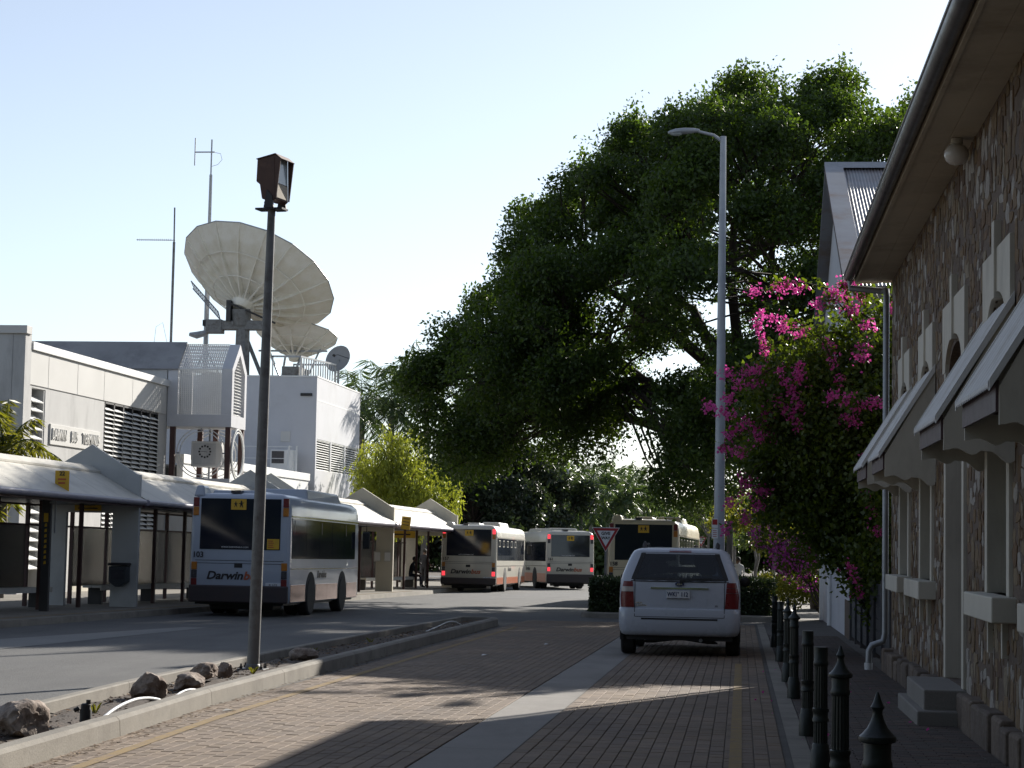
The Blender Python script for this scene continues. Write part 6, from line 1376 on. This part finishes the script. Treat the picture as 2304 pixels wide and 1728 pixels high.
# ------------------------------------------------------------------ people
M['skin'] = mat('skin', (.16, .09, .06), (.14, .08, .055), 8, .6); M['cloth_dark'] = mat('cloth_dark', (.02, .022, .028), (.03, .03, .036), 6, .9); M['cloth_navy'] = mat('cloth_navy', (.03, .035, .06), (.022, .026, .045), 6, .9)
M['cloth_white'] = mat('cloth_white', (.62, .62, .62), (.55, .55, .55), 6, .9); M['hair'] = mat('hair', (.015, .012, .01), (.025, .02, .016), 9, .7)
def person(label, loc, rz, J, top, legs):
    """J: joint positions; one skinned surface, coloured by zone"""
    V, E, Rr = [], [], []
    def vtx(p, r_): V.append(p); Rr.append(r_); return len(V)-1
    def chain(a, items):
        for p, r_ in items: b_ = vtx(p, r_); E.append((a, b_)); a = b_
        return a
    pel = vtx(J['pelvis'], .13)
    ch = chain(pel, [(J['belly'], .125), (J['chest'], .14)]); nk = chain(ch, [(J['neck'], .055)]); hd = chain(nk, [(J['head'], .085), (J['crown'], .075)])
    for s_ in 'LR':
        sh = chain(ch, [(J['shoulder'+s_], .065)]); wr = chain(sh, [(J['elbow'+s_], .045), (J['wrist'+s_], .028)])
        w0, e0 = Vector(J['wrist'+s_]), Vector(J['elbow'+s_]); d = (w0-e0).normalized(); sd = d.cross(Vector((.3, .2, 1))).normalized()
        pm = chain(wr, [(tuple(w0+d*.07), .026)])
        for k, ln in ((-1.5, .07), (-.5, .085), (.5, .08), (1.5, .065)): chain(pm, [(tuple(w0+d*(.09)+sd*k*.02), .0095), (tuple(w0+d*(.09+ln*.6)+sd*k*.022), .0085), (tuple(w0+d*(.085+ln)+sd*k*.02+Vector((0, 0, -.012))), .007)])
        chain(wr, [(tuple(w0+d*.04+sd*.045), .011), (tuple(w0+d*.085+sd*.055), .009)])
        hp = chain(pel, [(J['hip'+s_], .095)]); an = chain(hp, [(J['knee'+s_], .062), (J['ankle'+s_], .04)]); chain(an, [(J['toe'+s_], .034)])
    me = bpy.data.meshes.new('person'); me.from_pydata([tuple(p) for p in V], E, [])
    o = bpy.data.objects.new('person', me); COL.objects.link(o); md = o.modifiers.new('skin', 'SKIN'); md.use_smooth_shade = True
    for i, sv_ in enumerate(me.skin_vertices[0].data): sv_.radius = (Rr[i], Rr[i]*.9); sv_.use_root = (i == 0)
    ms = o.modifiers.new('sub', 'SUBSURF'); ms.levels = 1; ms.render_levels = 1
    dg = bpy.context.evaluated_depsgraph_get(); m2 = bpy.data.meshes.new_from_object(o.evaluated_get(dg)); bpy.data.objects.remove(o)
    m2.materials.clear()
    for q in (M['skin'], top, legs, M['cloth_dark']): m2.materials.append(q)
    nz = Vector(J['neck']).z+.03; pz = Vector(J['pelvis']).z
    A = [np.array(p) for p in V]
    for p in m2.polygons:
        c = np.array(p.center); k = int(np.argmin([np.linalg.norm(c-a)-Rr[i]*.6 for i, a in enumerate(A)])); nm = k
        if c[2] > nz: p.material_index = 0
        else:
            q = Vector(c); dist = lambda n_: (q-Vector(J[n_])).length
            arm = min(dist(x+s_) for x in ('wrist',) for s_ in 'LR'); toe = min(dist('toe'+s_) for s_ in 'LR'); leg = min(min(dist(x+s_) for s_ in 'LR') for x in ('knee', 'ankle', 'hip')); tor = min(dist(x) for x in ('chest', 'belly', 'neck', 'shoulderL', 'shoulderR', 'elbowL', 'elbowR'))
            p.material_index = 3 if toe < .13 else 0 if arm < min(tor, .17) else 2 if leg < tor else 1
        p.use_smooth = True
    t = place(m2, 'person', None, loc=loc, rot=(0, 0, rz)); tag(t, label, 'person')
    h = Vector(J['head']); cr = Vector(J['crown'])
    MB().lathe([(.02, .105), (.065, .085), (.094, .03), (.098, -.02), (.085, -.06)], 14, (h.x, h.y+.022, h.z+.06)).build('hair', M['hair'], t, smooth=70)
    f = MB()
    f.box(h.x-.012, h.x+.012, h.y-.115, h.y-.07, h.z-.01, h.z+.035)
    for s_ in (-1, 1): f.lathe([(.004, -.012), (.012, -.006), (.012, .006)], 8, (h.x+s_*.035, h.y-.085, h.z+.035), ax='y'); f.box(h.x+s_*.088-.01, h.x+s_*.088+.01, h.y-.01, h.y+.02, h.z, h.z+.05)
    f.box(h.x-.025, h.x+.025, h.y-.09, h.y-.07, h.z-.045, h.z-.035); f.build('face', M['skin'], t)
    return t
def standing(arm=.0, step=.1):
    J = dict(pelvis=(0, 0, .95), belly=(0, 0, 1.12), chest=(0, 0, 1.33), neck=(0, -.01, 1.48), head=(0, -.03, 1.60), crown=(0, -.02, 1.70))
    for n_, s_ in (('L', -1), ('R', 1)):
        k = s_*step
        J.update({'shoulder'+n_: (s_*.18, 0, 1.40), 'elbow'+n_: (s_*.24, .02+k*.4, 1.12), 'wrist'+n_: (s_*.22, -.10+k*.8-arm, .90+arm), 'hip'+n_: (s_*.09, 0, .88), 'knee'+n_: (s_*.10, -.04-k*.7, .50), 'ankle'+n_: (s_*.10, .02-k, .08), 'toe'+n_: (s_*.11, -.13-k, .04)})
    return J
def sitting():
    J = dict(pelvis=(0, 0, .56), belly=(0, -.03, .74), chest=(0, -.10, .95), neck=(0, -.15, 1.10), head=(0, -.20, 1.21), crown=(0, -.20, 1.31))
    for n_, s_ in (('L', -1), ('R', 1)):
        J.update({'shoulder'+n_: (s_*.17, -.10, 1.03), 'elbow'+n_: (s_*.22, -.20, .76), 'wrist'+n_: (s_*.12, -.40, .66), 'hip'+n_: (s_*.09, -.02, .54), 'knee'+n_: (s_*.11, -.46, .53), 'ankle'+n_: (s_*.11, -.50+.06*s_, .09), 'toe'+n_: (s_*.12, -.66+.06*s_, .04)})
    return J
yp = 88.1
person('person in dark clothes sitting bent forward on the bench under the farthest shelter', (sx_(yp)-1.66, yp, PZ(yp)+.0), R(90), sitting(), M['cloth_dark'], M['cloth_navy'])
person('person in dark clothes standing behind the seated one, beyond the farthest shelter', (-14.65, 92.5, PZ(92.5)-.02), R(160), standing(.1, .04), M['cloth_dark'], M['cloth_dark'])
person('person in a white shirt walking far off, right of the street light', (-.10, 80, G(80)), R(10), standing(0, .16), M['cloth_white'], M['cloth_navy'])
